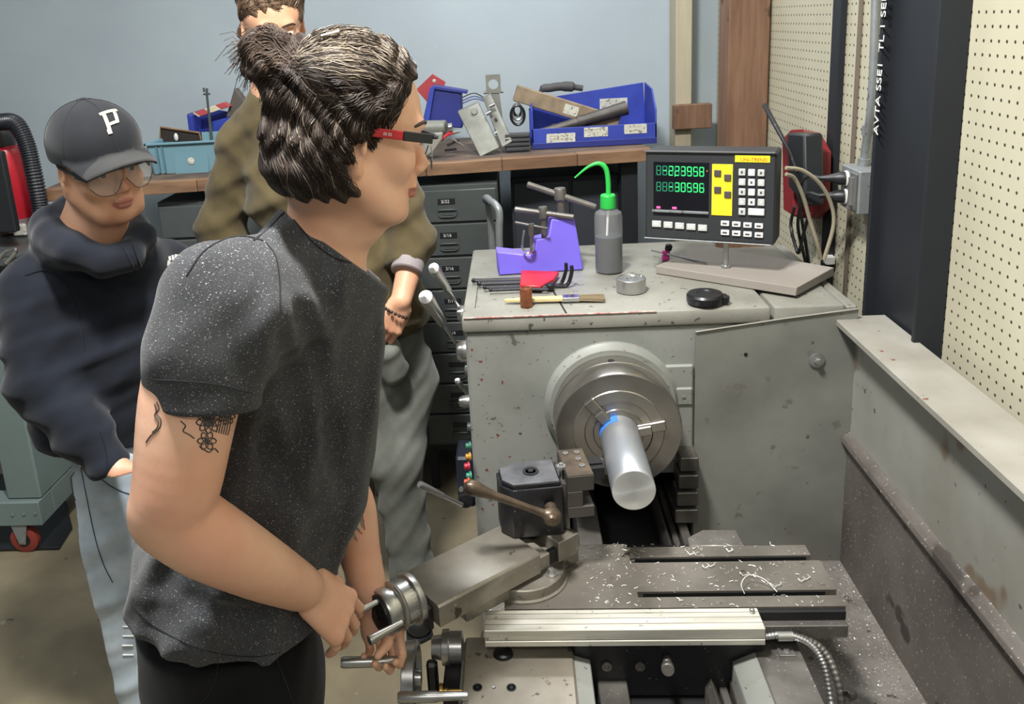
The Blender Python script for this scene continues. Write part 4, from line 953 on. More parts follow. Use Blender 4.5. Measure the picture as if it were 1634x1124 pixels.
seg_(0,.06,m_cp,'packet_end'); seg_(.06,.36,m_rp,'red_band'); seg_(.36,.72,m_cp,'cream_band'); seg_(.72,1.0,m_rp,'red_band')
single('dark_wedge', MB().prism([at(374,140,3.42),at(396,170,3.42),at(398,186,3.42),at(360,188,3.42)],(0,.05,0),.004), mat('slate','5a544e',.7), 'dark grey wedge shaped block leaning above the rear blue bin','block')
st4 = thing('thin_stand','thin dark metal stand with a forked head in the crate','stand',at(334,222,3.2))
obj('stand_rod', MB().cyl(at(338,226,3.2),at(330,150,3.2),.0062,.0045,seg=10), m_drawer, st4)
obj('fork_head', MB().box(at(330,150,3.2)-V((.013,.006,.004)),at(330,150,3.2)+V((.012,.006,.003)),.001).box(at(326,147,3.2)-V((.003,.004,0)),at(326,147,3.2)+V((.002,.004,.016))).cyl(at(330,150,3.2),at(330,141,3.2),.005,seg=10), m_drawer, st4)
gl = thing('glass_jar','small clear glass jar beside the pale blue crate','jar',at(232,283,3.0))
obj('jar_wall', MB().lathe([(.020,0),(.024,.004),(.024,.045),(.019,.055),(.019,.066)],at(233,282,3.0),(0,0,1),24), q.m, gl)
obj('jar_lid', MB().lathe([(.021,0),(.021,.008),(.018,.009)],at(233,282,3.0)+V((0,0,.067)),(0,0,1),20), m_satin, gl)
# ================================================================= LEFT EDGE: machine on castors
m_stand = mat('stand_green_grey','707f7d',.5,0,.08,6)
cf = oZ(45,879,0)
ms = thing('machine_stand','grey green steel machine stand on castors at the left edge','machine stand',(cf.x-.15,cf.y+.1,0))
Ym = cf.y
zb4 = at(30,838,Ym-.02).z; zt4 = at(30,800,Ym-.02).z
xr = at(66,830,Ym-.03).x
obj('base_beam', MB().box((xr-.75,Ym-.03,zb4),(xr,Ym+.06,zt4),.004), m_stand, ms)
obj('side_beam', MB().box((xr-.085,Ym+.061,zb4),(xr,Ym+.62,zt4),.004), m_stand, ms)
cx0,cx1 = at(2,700,Ym+.0).x,at(40,700,Ym).x
zs_ = at(18,370,2.95).z
obj('column', MB().box((cx0-.02,Ym-.01,zt4+.001),(cx1+.02,Ym+.30,zs_-.032),.006), m_stand, ms)
obj('cross_member', MB().box((cx1+.021,Ym+.32,.38),(xr-.02,Ym+.37,.42),.003), m_stand, ms)
obj('table_plate', MB().box((cx0-.5,Ym-.08,zs_-.031),(cx1+.13,Ym+.56,zs_-.001),.006), m_drawer, ms)
for i in range(3): obj('beam_bolt', MB().lathe([(.006,0),(.006,.003),(0,.004)],at(20+i*18,822-i,Ym-.031),(0,-1,0),8), m_stand, ms)
def castor(x,y,red=True):
    c_ = thing('castor','red rimmed castor under the front corner of the machine stand' if red else 'rear castor of the machine stand, half hidden in its shadow','castor',(x,y,0))
    r_ = .052
    obj('wheel', MB().lathe([(r_-.008,-.014),(r_,-.010),(r_,.010),(r_-.008,.014)],(x,y,r_),(0,1,0),32), mat('tyre_red','8c3a30',.5) , c_)
    obj('wheel_disc', MB().lathe([(.016,-.016),(.036,-.012),(.036,.012),(.016,.016)],(x,y,r_),(0,1,0),28), m_blackpl, c_)
    for dy3 in (-.024,.020): obj('fork_plate', MB().prism([(x-.030,y+dy3,zb4-.001),(x+.030,y+dy3,zb4-.001),(x+.012,y+dy3,r_-.012),(x-.012,y+dy3,r_-.012)],(0,.004,0),.001), m_galv, c_)
    obj('axle', MB().cyl((x,y-.027,r_),(x,y+.027,r_),.006,seg=10), m_satin, c_)
castor(cf.x,cf.y); castor(cf.x,cf.y+.5,False)
single('floor_mat', MB().prism([oZ(-120,884,.002),oZ(95,878,.002),oZ(116,845,.002),oZ(105,800,.002),oZ(60,760,.002),oZ(-120,760,.002)],(0,0,.012),.003), m_blackpl, 'black rubber mat on the floor under the machine stand','mat')
# red tank with hose on the stand
Yv = 2.95
vc = at(18,300,Yv); rt = at(50,300,Yv).x-vc.x
vb = at(18,352,Yv).z; vt = at(18,232,Yv).z
vac = thing('shop_vacuum','red canister with a black corrugated hose behind the capped man','vacuum',(vc.x,Yv,vb))
obj('canister', MB().lathe([(rt*.95,0),(rt,.01),(rt,vt-vb-.03),(rt*.9,vt-vb-.01),(rt*.6,vt-vb)],(vc.x,Yv,vb),(0,0,1),40), mat('canister_red','b0202e',.35,0,.1,6), vac)
obj('grey_band', MB().lathe([(rt+.003,0),(rt+.003,.045)],(vc.x,Yv,vb-.03),(0,0,1),40), mat('band_grey','7c6a6c',.5), vac)
obj('canister_foot', MB().cyl((vc.x,Yv,at(18,368,Yv).z),(vc.x,Yv,vb-.028),rt*.9,seg=30), mat('foot_red','7d2430',.5), vac)
obj('motor_head', MB().lathe([(rt*.8,0),(rt*.78,.04),(rt*.55,.09),(rt*.3,.11),(0,.115)],(vc.x-.02,Yv,vt),(0,0,1),36), m_blackpl, vac)
obj('white_clip', MB().obox(at(32,367,Yv-rt-.01),(.05,.02,.045),None,.006), m_label, vac)
ho = curve([at(-30,200,Yv-.1),at(0,195,Yv-.12),at(25,198,Yv-.13),at(42,230,Yv-.14),at(52,270,Yv-.15),at(62,320,Yv-.16),at(66,355,Yv-.17),at(66,384,Yv-.18)],40)
obj('corrugated_hose', MB().tube(ho,[.030 if (i//2)%2 else .0255 for i in range(len(ho))],14), mat('hose_black','22242a',.35), vac, angle=80)
dsp = thing('monitor','thin black screen standing at the left edge of the picture','monitor',at(0,370,2.66))
obj('screen_panel', MB().box((at(-60,300,2.66).x-.2,2.66,at(5,372,2.66).z),(at(12,300,2.66).x,2.69,at(5,242,2.66).z),.004), m_blackpl, dsp)
obj('screen_stand', MB().cyl((at(-40,300,2.66).x,2.675,zs_),(at(-40,300,2.66).x,2.675,max(zs_+.01,at(5,372,2.66).z+.01)),.02,seg=14), m_blackpl, dsp)
single('bright_handle', MB().tube(curve([at(-5,418,2.56),at(8,402,2.56),at(22,398,2.56),at(24,404,2.56),at(10,420,2.56)],6),.007,10), m_chrome, 'bright curved metal handle behind the hoodie shoulder','handle')
# ================================================================= FIGURE TOOLKIT: smooth volumes turned into one surface
def npv(a): return np.array(a, dtype=np.float32)
class Vol:
    def __init__(s, lo, hi, h):
        s.lo = npv(lo); s.h = h; s.n = np.ceil((npv(hi)-s.lo)/h).astype(int)+1
        s.f = np.full(tuple(s.n), .2, dtype=np.float32)
    def sub(s, lo, hi, pad):
        a = np.maximum(np.floor((npv(lo)-pad-s.lo)/s.h).astype(int),0); b = np.minimum(np.ceil((npv(hi)+pad-s.lo)/s.h).astype(int)+1, s.n)
        if np.any(b<=a): return None
        g = [ (s.lo[i]+np.arange(a[i],b[i])*s.h).astype(np.float32) for i in range(3)]
        return (slice(a[0],b[0]),slice(a[1],b[1]),slice(a[2],b[2])), g[0][:,None,None], g[1][None,:,None], g[2][None,None,:]
    def comb(s, sl, d, k, op):
        f = s.f[sl]
        if op == 'u':
            if k>0: h_ = np.maximum(k-np.abs(f-d),0)/k; s.f[sl] = np.minimum(f,d)-h_*h_*k*.25
            else: s.f[sl] = np.minimum(f,d)
        elif op == 's':
            d = -d
            if k>0: h_ = np.maximum(k-np.abs(f-d),0)/k; s.f[sl] = np.maximum(f,d)+h_*h_*k*.25
            else: s.f[sl] = np.maximum(f,d)
    def cap(s, a, b, ra, rb=None, k=.02, op='u', sc=None):
        """tapered capsule; sc=(axis, factor): flattened/widened along a unit axis"""
        a = npv(a); b = npv(b); rb = ra if rb is None else rb; R = max(ra,rb)*(max(1,sc[1]) if sc else 1)
        r = s.sub(np.minimum(a,b)-R, np.maximum(a,b)+R, k+3*s.h)
        if r is None: return s
        sl,x,y,z = r; px,py,pz = x-a[0],y-a[1],z-a[2]; ba = b-a
        if sc:
            ax = npv(sc[0]); ax = ax/np.linalg.norm(ax); f_ = 1/sc[1]-1
            dt = px*ax[0]+py*ax[1]+pz*ax[2]; px = px+dt*ax[0]*f_; py = py+dt*ax[1]*f_; pz = pz+dt*ax[2]*f_
            ba = ba+ax*(ba@ax)*f_
        L2 = max(float(ba@ba),1e-9); t = np.clip((px*ba[0]+py*ba[1]+pz*ba[2])/L2,0,1)
        d = np.sqrt((px-ba[0]*t)**2+(py-ba[1]*t)**2+(pz-ba[2]*t)**2)-(ra+(rb-ra)*t)
        s.comb(sl,d,k,op); return s
    def ell(s, c, r, R=None, k=.015, op='u'):
        c = npv(c); r = npv(r); R = np.eye(3) if R is None else np.array(R); m = float(r.max())
        q = s.sub(c-m, c+m, k+3*s.h)
        if q is None: return s
        sl,x,y,z = q; px,py,pz = x-c[0],y-c[1],z-c[2]
        u = [(px*R[0][i]+py*R[1][i]+pz*R[2][i]) for i in range(3)]
        k0 = np.sqrt((u[0]/r[0])**2+(u[1]/r[1])**2+(u[2]/r[2])**2); k1 = np.sqrt((u[0]/r[0]**2)**2+(u[1]/r[1]**2)**2+(u[2]/r[2]**2)**2)
        d = k0*(k0-1)/np.maximum(k1,1e-5); s.comb(sl,d.astype(np.float32),k,op); return s
    def chain(s, P_, R_, k=.02, sc=None, op='u'):
        for i in range(len(P_)-1): s.cap(P_[i],P_[i+1],R_[i],R_[i+1],k,op,sc)
        return s
    def limb(s, P_, R_, k=.012, n=5):
        c = curve(P_,n); r = curve([V((q,0,0)) for q in R_],n)
        for i in range(len(c)-1): s.cap(c[i],c[i+1],r[i].x,r[i+1].x,k)
        return s
    def cut(s, p, n, k=.004, lo=None, hi=None):       # remove what lies on the +n side of the plane
        L_ = s.lo if lo is None else npv(lo); H_ = s.lo+s.n*s.h if hi is None else npv(hi)
        r = s.sub(L_,H_,0)
        if r is None: return s
        sl,x,y,z = r; n = npv(n); n = n/np.linalg.norm(n); p = npv(p)
        d = (x-p[0])*n[0]+(y-p[1])*n[1]+(z-p[2])*n[2]; f = s.f[sl]
        if k>0: h_ = np.maximum(k-np.abs(f-d),0)/k; s.f[sl] = np.maximum(f,d)+h_*h_*k*.25
        else: s.f[sl] = np.maximum(f,d)
        return s
    def disp(s, fn, band=.04):
        idx = np.nonzero(np.abs(s.f)<band); P_ = [s.lo[i]+idx[i]*s.h for i in range(3)]
        s.f[idx] += fn(*P_).astype(np.float32); return s
    def sample(s, p):
        q = (npv(p)-s.lo)/s.h; i = np.floor(q).astype(int)
        if np.any(i<0) or np.any(i>=s.n-1): return .2
        t = q-i; c = s.f[i[0]:i[0]+2,i[1]:i[1]+2,i[2]:i[2]+2]
        c = c[0]*(1-t[0])+c[1]*t[0]; c = c[0]*(1-t[1])+c[1]*t[1]; return float(c[0]*(1-t[2])+c[1]*t[2])
    def normal(s, p):
        e = s.h; g = Vector([s.sample(V(p)+V([e*(j==i) for j in range(3)]))-s.sample(V(p)-V([e*(j==i) for j in range(3)])) for i in range(3)])
        return g.normalized() if g.length>1e-9 else V((0,-1,0))
    def hit(s, x, y, t0=.4, t1=4., off=0.):
        """first point of this surface on the line of sight through a photo position"""
        d = ray(x,y); d = d/np.linalg.norm(d); t = t0
        lo = s.lo; hi = s.lo+s.n*s.h
        a = (lo-CC)/d; b = (hi-CC)/d; t = max(t0, float(np.max(np.minimum(a,b)))); te = min(t1, float(np.min(np.maximum(a,b))))
        pv = None
        while t < te:
            v = s.sample(CC+d*t)
            if v < off:
                if pv is not None: t -= (t-pv[0])*(off-v)/max(pv[1]-v,1e-6)*1.0
                return V(CC+d*t)
            pv = (t,v); t += max(min(abs(v-off)*.7,.03),.0015)
        return None
    def project(s, p, off=.001):
        p = V(p)
        for _ in range(5): v = s.sample(p); p = p-s.normal(p)*(v-off)
        return p
    def mesh(s):
        f = s.f; f[0]=f[-1]=.2; f[:,0]=f[:,-1]=.2; f[:,:,0]=f[:,:,-1]=.2
        ins = f<0; c = ins.astype(np.int8)
        S = sum(c[i:c.shape[0]-1+i, j:c.shape[1]-1+j, k:c.shape[2]-1+k] for i in (0,1) for j in (0,1) for k in (0,1))
        act = (S>0)&(S<8); idx = np.argwhere(act); vid = np.full(act.shape,-1,dtype=np.int32); vid[act] = np.arange(len(idx))
        acc = np.zeros((len(idx),3)); cnt = np.zeros(len(idx)); co = [(i,j,k) for i in (0,1) for j in (0,1) for k in (0,1)]
        val = {o: f[idx[:,0]+o[0],idx[:,1]+o[1],idx[:,2]+o[2]] for o in co}
        for o in co:
            for ax in range(3):
                if o[ax]: continue
                p = list(o); p[ax] = 1; p = tuple(p); a = val[o]; b = val[p]; m = (a<0)!=(b<0)
                t = a[m]/(a[m]-b[m]); q = np.tile(np.array(o,float),(m.sum(),1)); q[:,ax] += t; acc[m] += q; cnt[m] += 1
        vs = (idx+acc/cnt[:,None])*s.h+s.lo; fs = []
        for ax in range(3):
            o1,o2 = [(1,2),(2,0),(0,1)][ax]
            a = ins; sl0 = [slice(None)]*3; sl1 = [slice(None)]*3; sl0[ax] = slice(0,-1); sl1[ax] = slice(1,None)
            A = a[tuple(sl0)]; B = a[tuple(sl1)]; e = np.argwhere(A!=B); sg = A[e[:,0],e[:,1],e[:,2]]
            ok = (e[:,o1]>0)&(e[:,o2]>0)&(e[:,o1]<vid.shape[o1])&(e[:,o2]<vid.shape[o2]); e = e[ok]; sg = sg[ok]
            def g(d1,d2): q = e.copy(); q[:,o1]-=d1; q[:,o2]-=d2; return vid[q[:,0],q[:,1],q[:,2]]
            Q = np.stack([g(0,0),g(1,0),g(1,1),g(0,1)],1); Q[~sg] = Q[~sg][:,::-1]; fs.append(Q)
        fs = np.concatenate(fs); return vs, fs
def vol_obj(name, vol, mats, parent, mi_fn=None, smooth=1):
    vs,fs = vol.mesh()
    for _ in range(smooth):                                # light relaxation of the lattice
        acc = np.zeros_like(vs); cnt = np.zeros(len(vs))
        for a,b in ((0,1),(1,2),(2,3),(3,0)):
            np.add.at(acc, fs[:,a], vs[fs[:,b]]); np.add.at(cnt, fs[:,a], 1); np.add.at(acc, fs[:,b], vs[fs[:,a]]); np.add.at(cnt, fs[:,b], 1)
        vs = vs*.4+(acc/np.maximum(cnt,1)[:,None])*.6
    me = bpy.data.meshes.new(name); me.vertices.add(len(vs)); me.vertices.foreach_set('co', vs.astype(np.float32).ravel())
    me.loops.add(len(fs)*4); me.loops.foreach_set('vertex_index', fs.astype(np.int32).ravel())
    me.polygons.add(len(fs)); me.polygons.foreach_set('loop_start', np.arange(0,len(fs)*4,4,dtype=np.int32))
    try: me.polygons.foreach_set('loop_total', np.full(len(fs),4,dtype=np.int32))
    except Exception: pass
    me.update(calc_edges=True)
    for m in (mats if isinstance(mats,(list,tuple)) else [mats]): me.materials.append(m)
    if mi_fn is not None:
        c = vs[fs].mean(1); me.polygons.foreach_set('material_index', mi_fn(c).astype(np.int32))
    me.validate(); me.shade_smooth()
    o = bpy.data.objects.new(name, me); COL.objects.link(o)
    if parent is not None: o.parent = parent; o.matrix_parent_inverse = Matrix.Translation(-Vector(parent.location)) if parent.type=='EMPTY' else Matrix.Identity(4)
    return o
def skin_mat(name, c, c2, red='c98470'):
    q = NT(name); k = q.mix(q.ramp(q.noise(14,4),.35,.68), lin(c), lin(c2)); k = q.mix(q.ramp(q.noise(5,2),.45,.75,0,.45), k, lin(red))
    k = q.mix(q.ramp(q.noise(190,2),.745,.77,0,.4), k, lin('8d5c48'))
    q.col(k); q.b.inputs['Roughness'].default_value = .48; q.b.inputs['Subsurface Weight'].default_value = .12
    q.b.inputs['Subsurface Radius'].default_value = (1,.35,.2); q.b.inputs['Subsurface Scale'].default_value = .006
    q.bump(q.noise(220,3), .08, .001); return q.m
def cloth(name, c, c2, fleck=None, scale=400, rough=.9, fold=7, weave=.25):
    q = NT(name); k = q.mix(q.ramp(q.noise(fold,4),.35,.65), lin(c), lin(c2))
    if fleck:
        m1 = q.mapping((1,1,2.6)); k = q.mix(q.ramp(q.noise(scale,2,m1),.50,.60,0,.35), k, lin(fleck[1])); k = q.mix(q.ramp(q.noise(scale*.55,2,m1),fleck[2],fleck[2]+.03), k, lin(fleck[0]))
    q.col(k); q.b.inputs['Roughness'].default_value = rough; q.b.inputs['Specular IOR Level'].default_value = .15
    q.b.inputs['Sheen Weight'].default_value = .12; q.bump(q.noise(scale*1.2,3), weave, .001); return q.m
class Head:
    """local axes: x to the head's left, y forwards, z up; origin midway between the ears at eye height"""
    def __init__(s, vol, org, fw, up=(0,0,1), sc=1.):
        f = Vector(fw).normalized(); u = Vector(up); x = u.cross(-f).normalized(); u = f.cross(-x).normalized()
        if u.z<0: u = -u
        s.v = vol; s.o = Vector(org); s.x = f.cross(u)*-1; s.f = f; s.u = u; s.sc = sc
        s.R = Matrix((s.x,s.f,s.u)).transposed()
    def w(s, x, y, z): return s.o+(s.x*x+s.f*y+s.u*z)*s.sc
    def E(s, c, r, k=.012, op='u', R=None, vol=None):
        (vol or s.v).ell(s.w(*c), [q*s.sc for q in r], (s.R@R if R is not None else s.R), k, op)
    def C(s, a, b, ra, rb=None, k=.012, op='u', vol=None):
        (vol or s.v).cap(s.w(*a), s.w(*b), ra*s.sc, (ra if rb is None else rb)*s.sc, k, op)
    def build(s, heavy=0., ears=(1,-1), brow=1.):
        E,C = s.E,s.C
        E((0,-.016,.036),(.074,.094,.086),.02)
        E((0,.020,.030),(.066,.068,.070),.03)               # forehead
        E((0,.018,-.040),(.058+heavy,.066,.062),.03)        # mid face
        E((0,.030,-.080),(.044+heavy,.050,.032),.025)       # jaw
        for i in (1,-1):
            C((i*(.060+heavy*.6),-.012,-.052),(i*(.030+heavy),.055,-.098),.018,.016,.03)   # jaw line
            E((i*.038,.058,-.030),(.024+heavy*.5,.022,.024),.02)       # cheek bones
        E((0,.070,-.103),(.020,.016,.016),.02)              # chin
        C((-.030,.080,.018),(.030,.080,.018),.012*brow,None,.018)
        for i in (1,-1):
            E((i*.032,.094,.000),(.016,.014,.011),.012,'s')
            E((i*.032,.0745,-.001),(.0135,.0135,.0135),.003)          # lids
        C((0,.083,.006),(0,.099,-.030),.0075,.0092,.010); E((0,.0985,-.036),(.0105,.011,.009),.008)
        for i in (1,-1): E((i*.0115,.094,-.040),(.0075,.009,.0065),.006); E((i*.007,.099,-.046),(.003,.004,.003),.002,'s')
        E((0,.083,-.060),(.018,.012,.014),.014)
        E((0,.0885,-.0665),(.021,.0095,.0055),.004); E((0,.087,-.0760),(.018,.0095,.006),.004)
        C((-.022,.096,-.0712),(.022,.096,-.0712),.0022,None,.003,'s')
        for i in ears:
            Re = Matrix.Rotation(-.2*i,3,'Z')@Matrix.Rotation(-.15,3,'X')
            E((i*.0775,-.012,-.012),(.009,.019,.031),.006,'u',Re); E((i*.0850,-.006,-.010),(.006,.010,.018),.004,'s',Re)
            E((i*.0770,-.004,-.040),(.007,.009,.011),.006); E((i*.082,.002,-.014),(.004,.004,.007),.003)
    def eye(s, parent, look=(0,1,0), iris='4a3626'):
        for i in (1,-1):
            c = s.w(i*.032,.0765,-.001); mb = MB().ball(c,.0118*s.sc,18)
            e = obj('eyeball', mb, m_eye, parent)
            d = (s.f*1+s.x*look[0]+s.u*look[2]).normalized()
            obj('iris', MB().lathe([(.0056*s.sc,0),(.0052*s.sc,.0010),(.002*s.sc,.0014)],c+d*.0105*s.sc,d,16), mat('iris_'+iris,iris,.2,0,.05), e)
            c_ = [s.v.project(s.w(i*(.012+.036*t),.094-.020*t,.0195+.006*math.sin(t*2.6)-.004*t),.0004) for t in [k/9 for k in range(10)]]
            br_ = MB().tube(c_,[.0012+.0016*math.sin(math.pi*(k+1)/11) for k in range(10)],6)
            obj('eyebrow', br_, m_brow, parent)
def hand(vol, W, d, n, thumb_side, curls, spread=0., tcurl=(20,20,20), tdir=.6, sc=1., k=.006, rs_=(1,1,1,1)):
    """W wrist, d towards the knuckles, n out of the back of the hand, thumb_side +1/-1 along d x n"""
    d = V(d).normalized(); n = V(n); n = (n-d*n.dot(d)).normalized(); l = d.cross(n)*thumb_side
    W = V(W); 
    for q in (-.026,-.009,.009,.026): vol.cap(W+d*.018*sc+l*q*.75*sc, W+d*.082*sc+l*q*1.15*sc, .0150*sc,.0128*sc,.012)
    vol.ell(W+d*.035*sc+l*.022*sc-n*.008*sc,(.016*sc,.028*sc,.016*sc),Matrix((l,d,n)).transposed(),.012)
    Ls = ((.043,.026,.020),(.047,.030,.021),(.043,.028,.021),(.034,.021,.018)); tips = []
    for i in range(4):
        p = W+(d*(.087-.004*abs(i-1)-(.006 if i==3 else 0))+l*(.0305-.0203*i))*sc
        vol.ell(p+n*.002*sc,(.0098*sc,)*3,None,.006)
        a = 0; c = curls[i]; base = (d+l*spread*(1.5-i)*.5).normalized()
        r = (.0092,.0084,.0078,.0068)
        q = .92 if i==3 else 1.
        for j in range(3):
            a += math.radians(c[j]); dr = base*math.cos(a)-n*math.sin(a); p2 = p+dr*Ls[i][j]*sc
            vol.cap(p,p2,r[j]*q*sc,r[j+1]*q*sc,.0025); p = p2
        tips.append((p,dr,i))
    p = W+(d*.020+l*.028-n*.004)*sc; a0 = (l*tdir+d*(1-tdir*.5)-n*.25).normalized(); a = 0
    for j,(L_,ra,rb) in enumerate(((.042,.0145,.0115),(.032,.0112,.0100),(.025,.0100,.0078))):
        a += math.radians(tcurl[j]); dr = (a0*math.cos(a)+(-n*.75+d*.5-l*.4).normalized()*math.sin(a)).normalized(); p2 = p+dr*L_*sc
        vol.cap(p,p2,ra*sc,rb*sc,.006); p = p2
    return tips
def sline(vol, pts, r, seg=4, off=.0005, dens=5):
    """a fine line laid on a surface through photo positions"""
    Q = []
    c = curve([V((x,y,0)) for x,y in pts], dens)
    for p in c:
        q = vol.hit(p.x,p.y)
        if q is not None and (not Q or (q-Q[-1]).length<.06): Q.append(vol.project(q,off))
    return Q
def lines_mb(vol, L_, r, off=.0004, dens=5):
    mb = MB()
    for pts in L_:
        Q = sline(vol,pts,r,off=off,dens=dens)
        if len(Q)>1: mb.tube(Q,r,4)
    return mb
m_eye = mat('eye_white','d8d2cc',.25,0,.02); m_brow = mat('brow_hair','3a2a22',.8)
def fold_noise(seed, n=6):
    r = np.random.RandomState(seed); K = r.normal(size=(n,3)); K /= np.linalg.norm(K,axis=1)[:,None]; ph = r.uniform(0,6.28,n); return K,ph
def ridges(x,y,z,dirs,amp,warp=2.,pw=2.):
    """soft cloth folds: sum of sharpened waves"""
    out = 0
    for (kx,ky,kz,ph,w_) in dirs:
        a = kx*x+ky*y+kz*z+ph+warp*np.sin(5*z+3*x+ph)+.6*warp*np.sin(11*x-7*y+4*z)
        s_ = .5+.5*np.sin(a); out = out-w_*(s_**pw)
    return amp*out
# ================================================================= THE MACHINIST (foreground)
hp = Head
man = thing('person','person in a charcoal heather t-shirt and red-armed glasses bending to turn the lathe handle','person',(-.33,1.15,0))
vb = Vol((-.70,.82,.64),(-.03,1.48,1.90),.0027)
fwB = V((.90,.43,0)).normalized(); rtB = V((.43,-.90,0)).normalized()
neck = oY(522,362,1.18); chest = oY(438,560,1.225); waist = oY(393,830,1.255); pelv = oY(366,990,1.255)
shR = oY(342,480,1.02); elR = oY(266,800,.955); wrR = oY(492,944,1.13)
shL = oY(540,455,1.34); elL = oY(543,745,1.34); wrL = oY(592,948,1.30)
# head
ho_ = oY(561,213,1.17); hf = V((.93,.34,-.17))
H1 = Head(vb, ho_, hf, (.10,.05,1), 1.03); H1.build()
vb.cap(H1.w(0,-.028,-.045), neck+V((-.01,.0,-.03)), .050,.055,.03); vb.cap(H1.w(0,.012,-.075), neck+V((.035,.01,.01)), .038,.048,.03)
vb.cap(neck+V((-.02,0,-.05)), shR+V((.05,.03,.0)), .040,.045,.03); vb.cap(neck+V((-.01,0,-.05)), shL+V((-.03,-.05,-.02)), .040,.045,.03)
vb.chain([neck+V((-.02,0.01,-.10)),chest,waist,pelv],[.06,.095,.09,.09],.05,sc=(rtB,1.2))
# arms
va = Vol((-.70,.82,.64),(-.03,1.48,1.90),.0027); torso_v = vb; vb = va
vb.limb([shR,oY(303,640,.985),elR+V((.012,.008,.014)),oY(262,826,.965)],[.060,.056,.047,.036],.02)

vb.limb([oY(268,822,.962),oY(335,862,.985),oY(420,908,1.045),wrR],[.040,.0440,.0375,.0270],.02)
vb.limb([shL,elL,oY(561,815,1.33),oY(573,880,1.315),wrL],[.05,.040,.039,.033,.026],.012)
# right hand closing over the crank
kR = oY(562,985,1.185)
hdir = (oY(556,992,1.165)-wrR)
tR = hand(vb, wrR-hdir.normalized()*.004, hdir, V((.75,-.42,.45)), -1, ((20,20,12),(24,20,12),(26,22,12),(28,22,12)), .10, (10,10,8), .45, 1.10)
# left hand round the handwheel handle
lw = wrL; 
tL = hand(vb, lw, V((.22,-.12,-1)), V((.1,1,-.1)), 1, ((18,72,45),(15,78,48),(14,78,48),(16,72,42)), .0, (40,40,25), .5, .95)
vb = torso_v; vb.comb((slice(None),)*3, va.f, .008, 'u'); del va
m_skin1 = skin_mat('skin_fair','e8ba9e','dfa98b','dd9c85'); m_lip = mat('lips','b9776b',.45,0,.05)
def lipfn(H):
    def f(c):
        q = (c-np.array(H.o)); R_ = np.array([H.x,H.f,H.u])/H.sc; L_ = q@R_.T
        return ((L_[:,0]/.024)**2+((L_[:,2]+.0715)/.0115)**2<1)&(L_[:,1]>.078)
    return f
body = vol_obj('body', vb, [m_skin1,m_lip], man, lipfn(H1))
body['label'] = 'bare skin: face, neck, tattooed arms and hands'
m_nail = mat('nail','d9a998',.35)
for k_,(p,dr,i) in enumerate(tR[:4]+tL[:4]):
    nn = vb.normal(p); 
for nm in ('eyes',): H1.eye(man,(0,1,0))
# hair: half tied, falling to the nape
hv = Vol((-.47,1.0,1.44),(-.08,1.36,1.88),.0027)
E_ = lambda c,r,k=.02,op='u',R=None: H1.E(c,r,k,op,R,hv)
E_((0,-.018,.046),(.086,.100,.090)); E_((0,-.042,.012),(.079,.068,.070),.03); 
E_((0,.030,.084),(.058,.048,.034),.03)
for i in (1,-1):
    H1.C((i*.060,-.014,.03),(i*.070,-.034,-.045),.028,.028,.03,vol=hv); H1.C((i*.064,-.050,-.02),(i*.060,-.062,-.056),.032,.027,.03,vol=hv)
    H1.C((i*.068,-.018,-.036),(i*.072,-.020,-.054),.020,.018,.02,vol=hv)
    E_((i*.068,-.018,-.060),(.022,.024,.018),.02)
    H1.C((i*.060,.030,.052),(i*.070,.018,.018),.016,.012,.02,vol=hv)
E_((0,-.080,-.028),(.060,.038,.045),.03); E_((0,-.070,-.062),(.056,.038,.020),.03)
# little bun tail
kn = H1.w(0,-.112,.075)
hv.ell(kn,(.024,.024,.024),None,.02); tail = [kn,oY(432,88,1.15),oY(405,92,1.14),oY(396,120,1.15)]
hv.chain([kn,oY(438,80,1.15),oY(412,84,1.15),oY(404,110,1.15)],[.022,.026,.022,.014],.02)
for i in (1,-1): E_((i*.082,.005,-.030),(.02,.022,.036),.008,'s'); E_((i*.085,.045,-.02),(.03,.035,.05),.01,'s')
E_((0,.107,.026),(.100,.064,.070),.012,'s'); 
hv.disp(lambda x,y,z: .0022*np.sin(150*(z+.35*x)+8*np.sin(28*x+12*y))+.0016*np.sin(260*x+90*y+6*np.sin(40*z)), .03)
def hair_mat(name, c, c2, c3):
    q = NT(name); m1 = q.mapping((30,30,5)); k = q.mix(q.ramp(q.noise(9,4,m1),.4,.6), lin(c), lin(c2)); k = q.mix(q.ramp(q.noise(16,3,m1),.60,.72), k, lin(c3))
    q.col(k); q.b.inputs['Roughness'].default_value = .6; q.b.inputs['Specular IOR Level'].default_value = .25; return q.m
m_hair = hair_mat('dark_hair','241c19','352a25','5c5048'); m_hairs = mat('hair_strand','3d332d',.6,0,.3,30,c2='2a221e',spec=.2); m_hairg = mat('hair_strand_grey','a09383',.6,0,.25,30,c2='7a6f63',spec=.2); m_tail = mat('tail_strand','54463c',.65,0,.3,30,c2='3a2f28',spec=.2)
hairo = vol_obj('hair', hv, m_hair, man, smooth=1); hairo['label'] = 'dark wavy hair with grey streaks, half tied up'
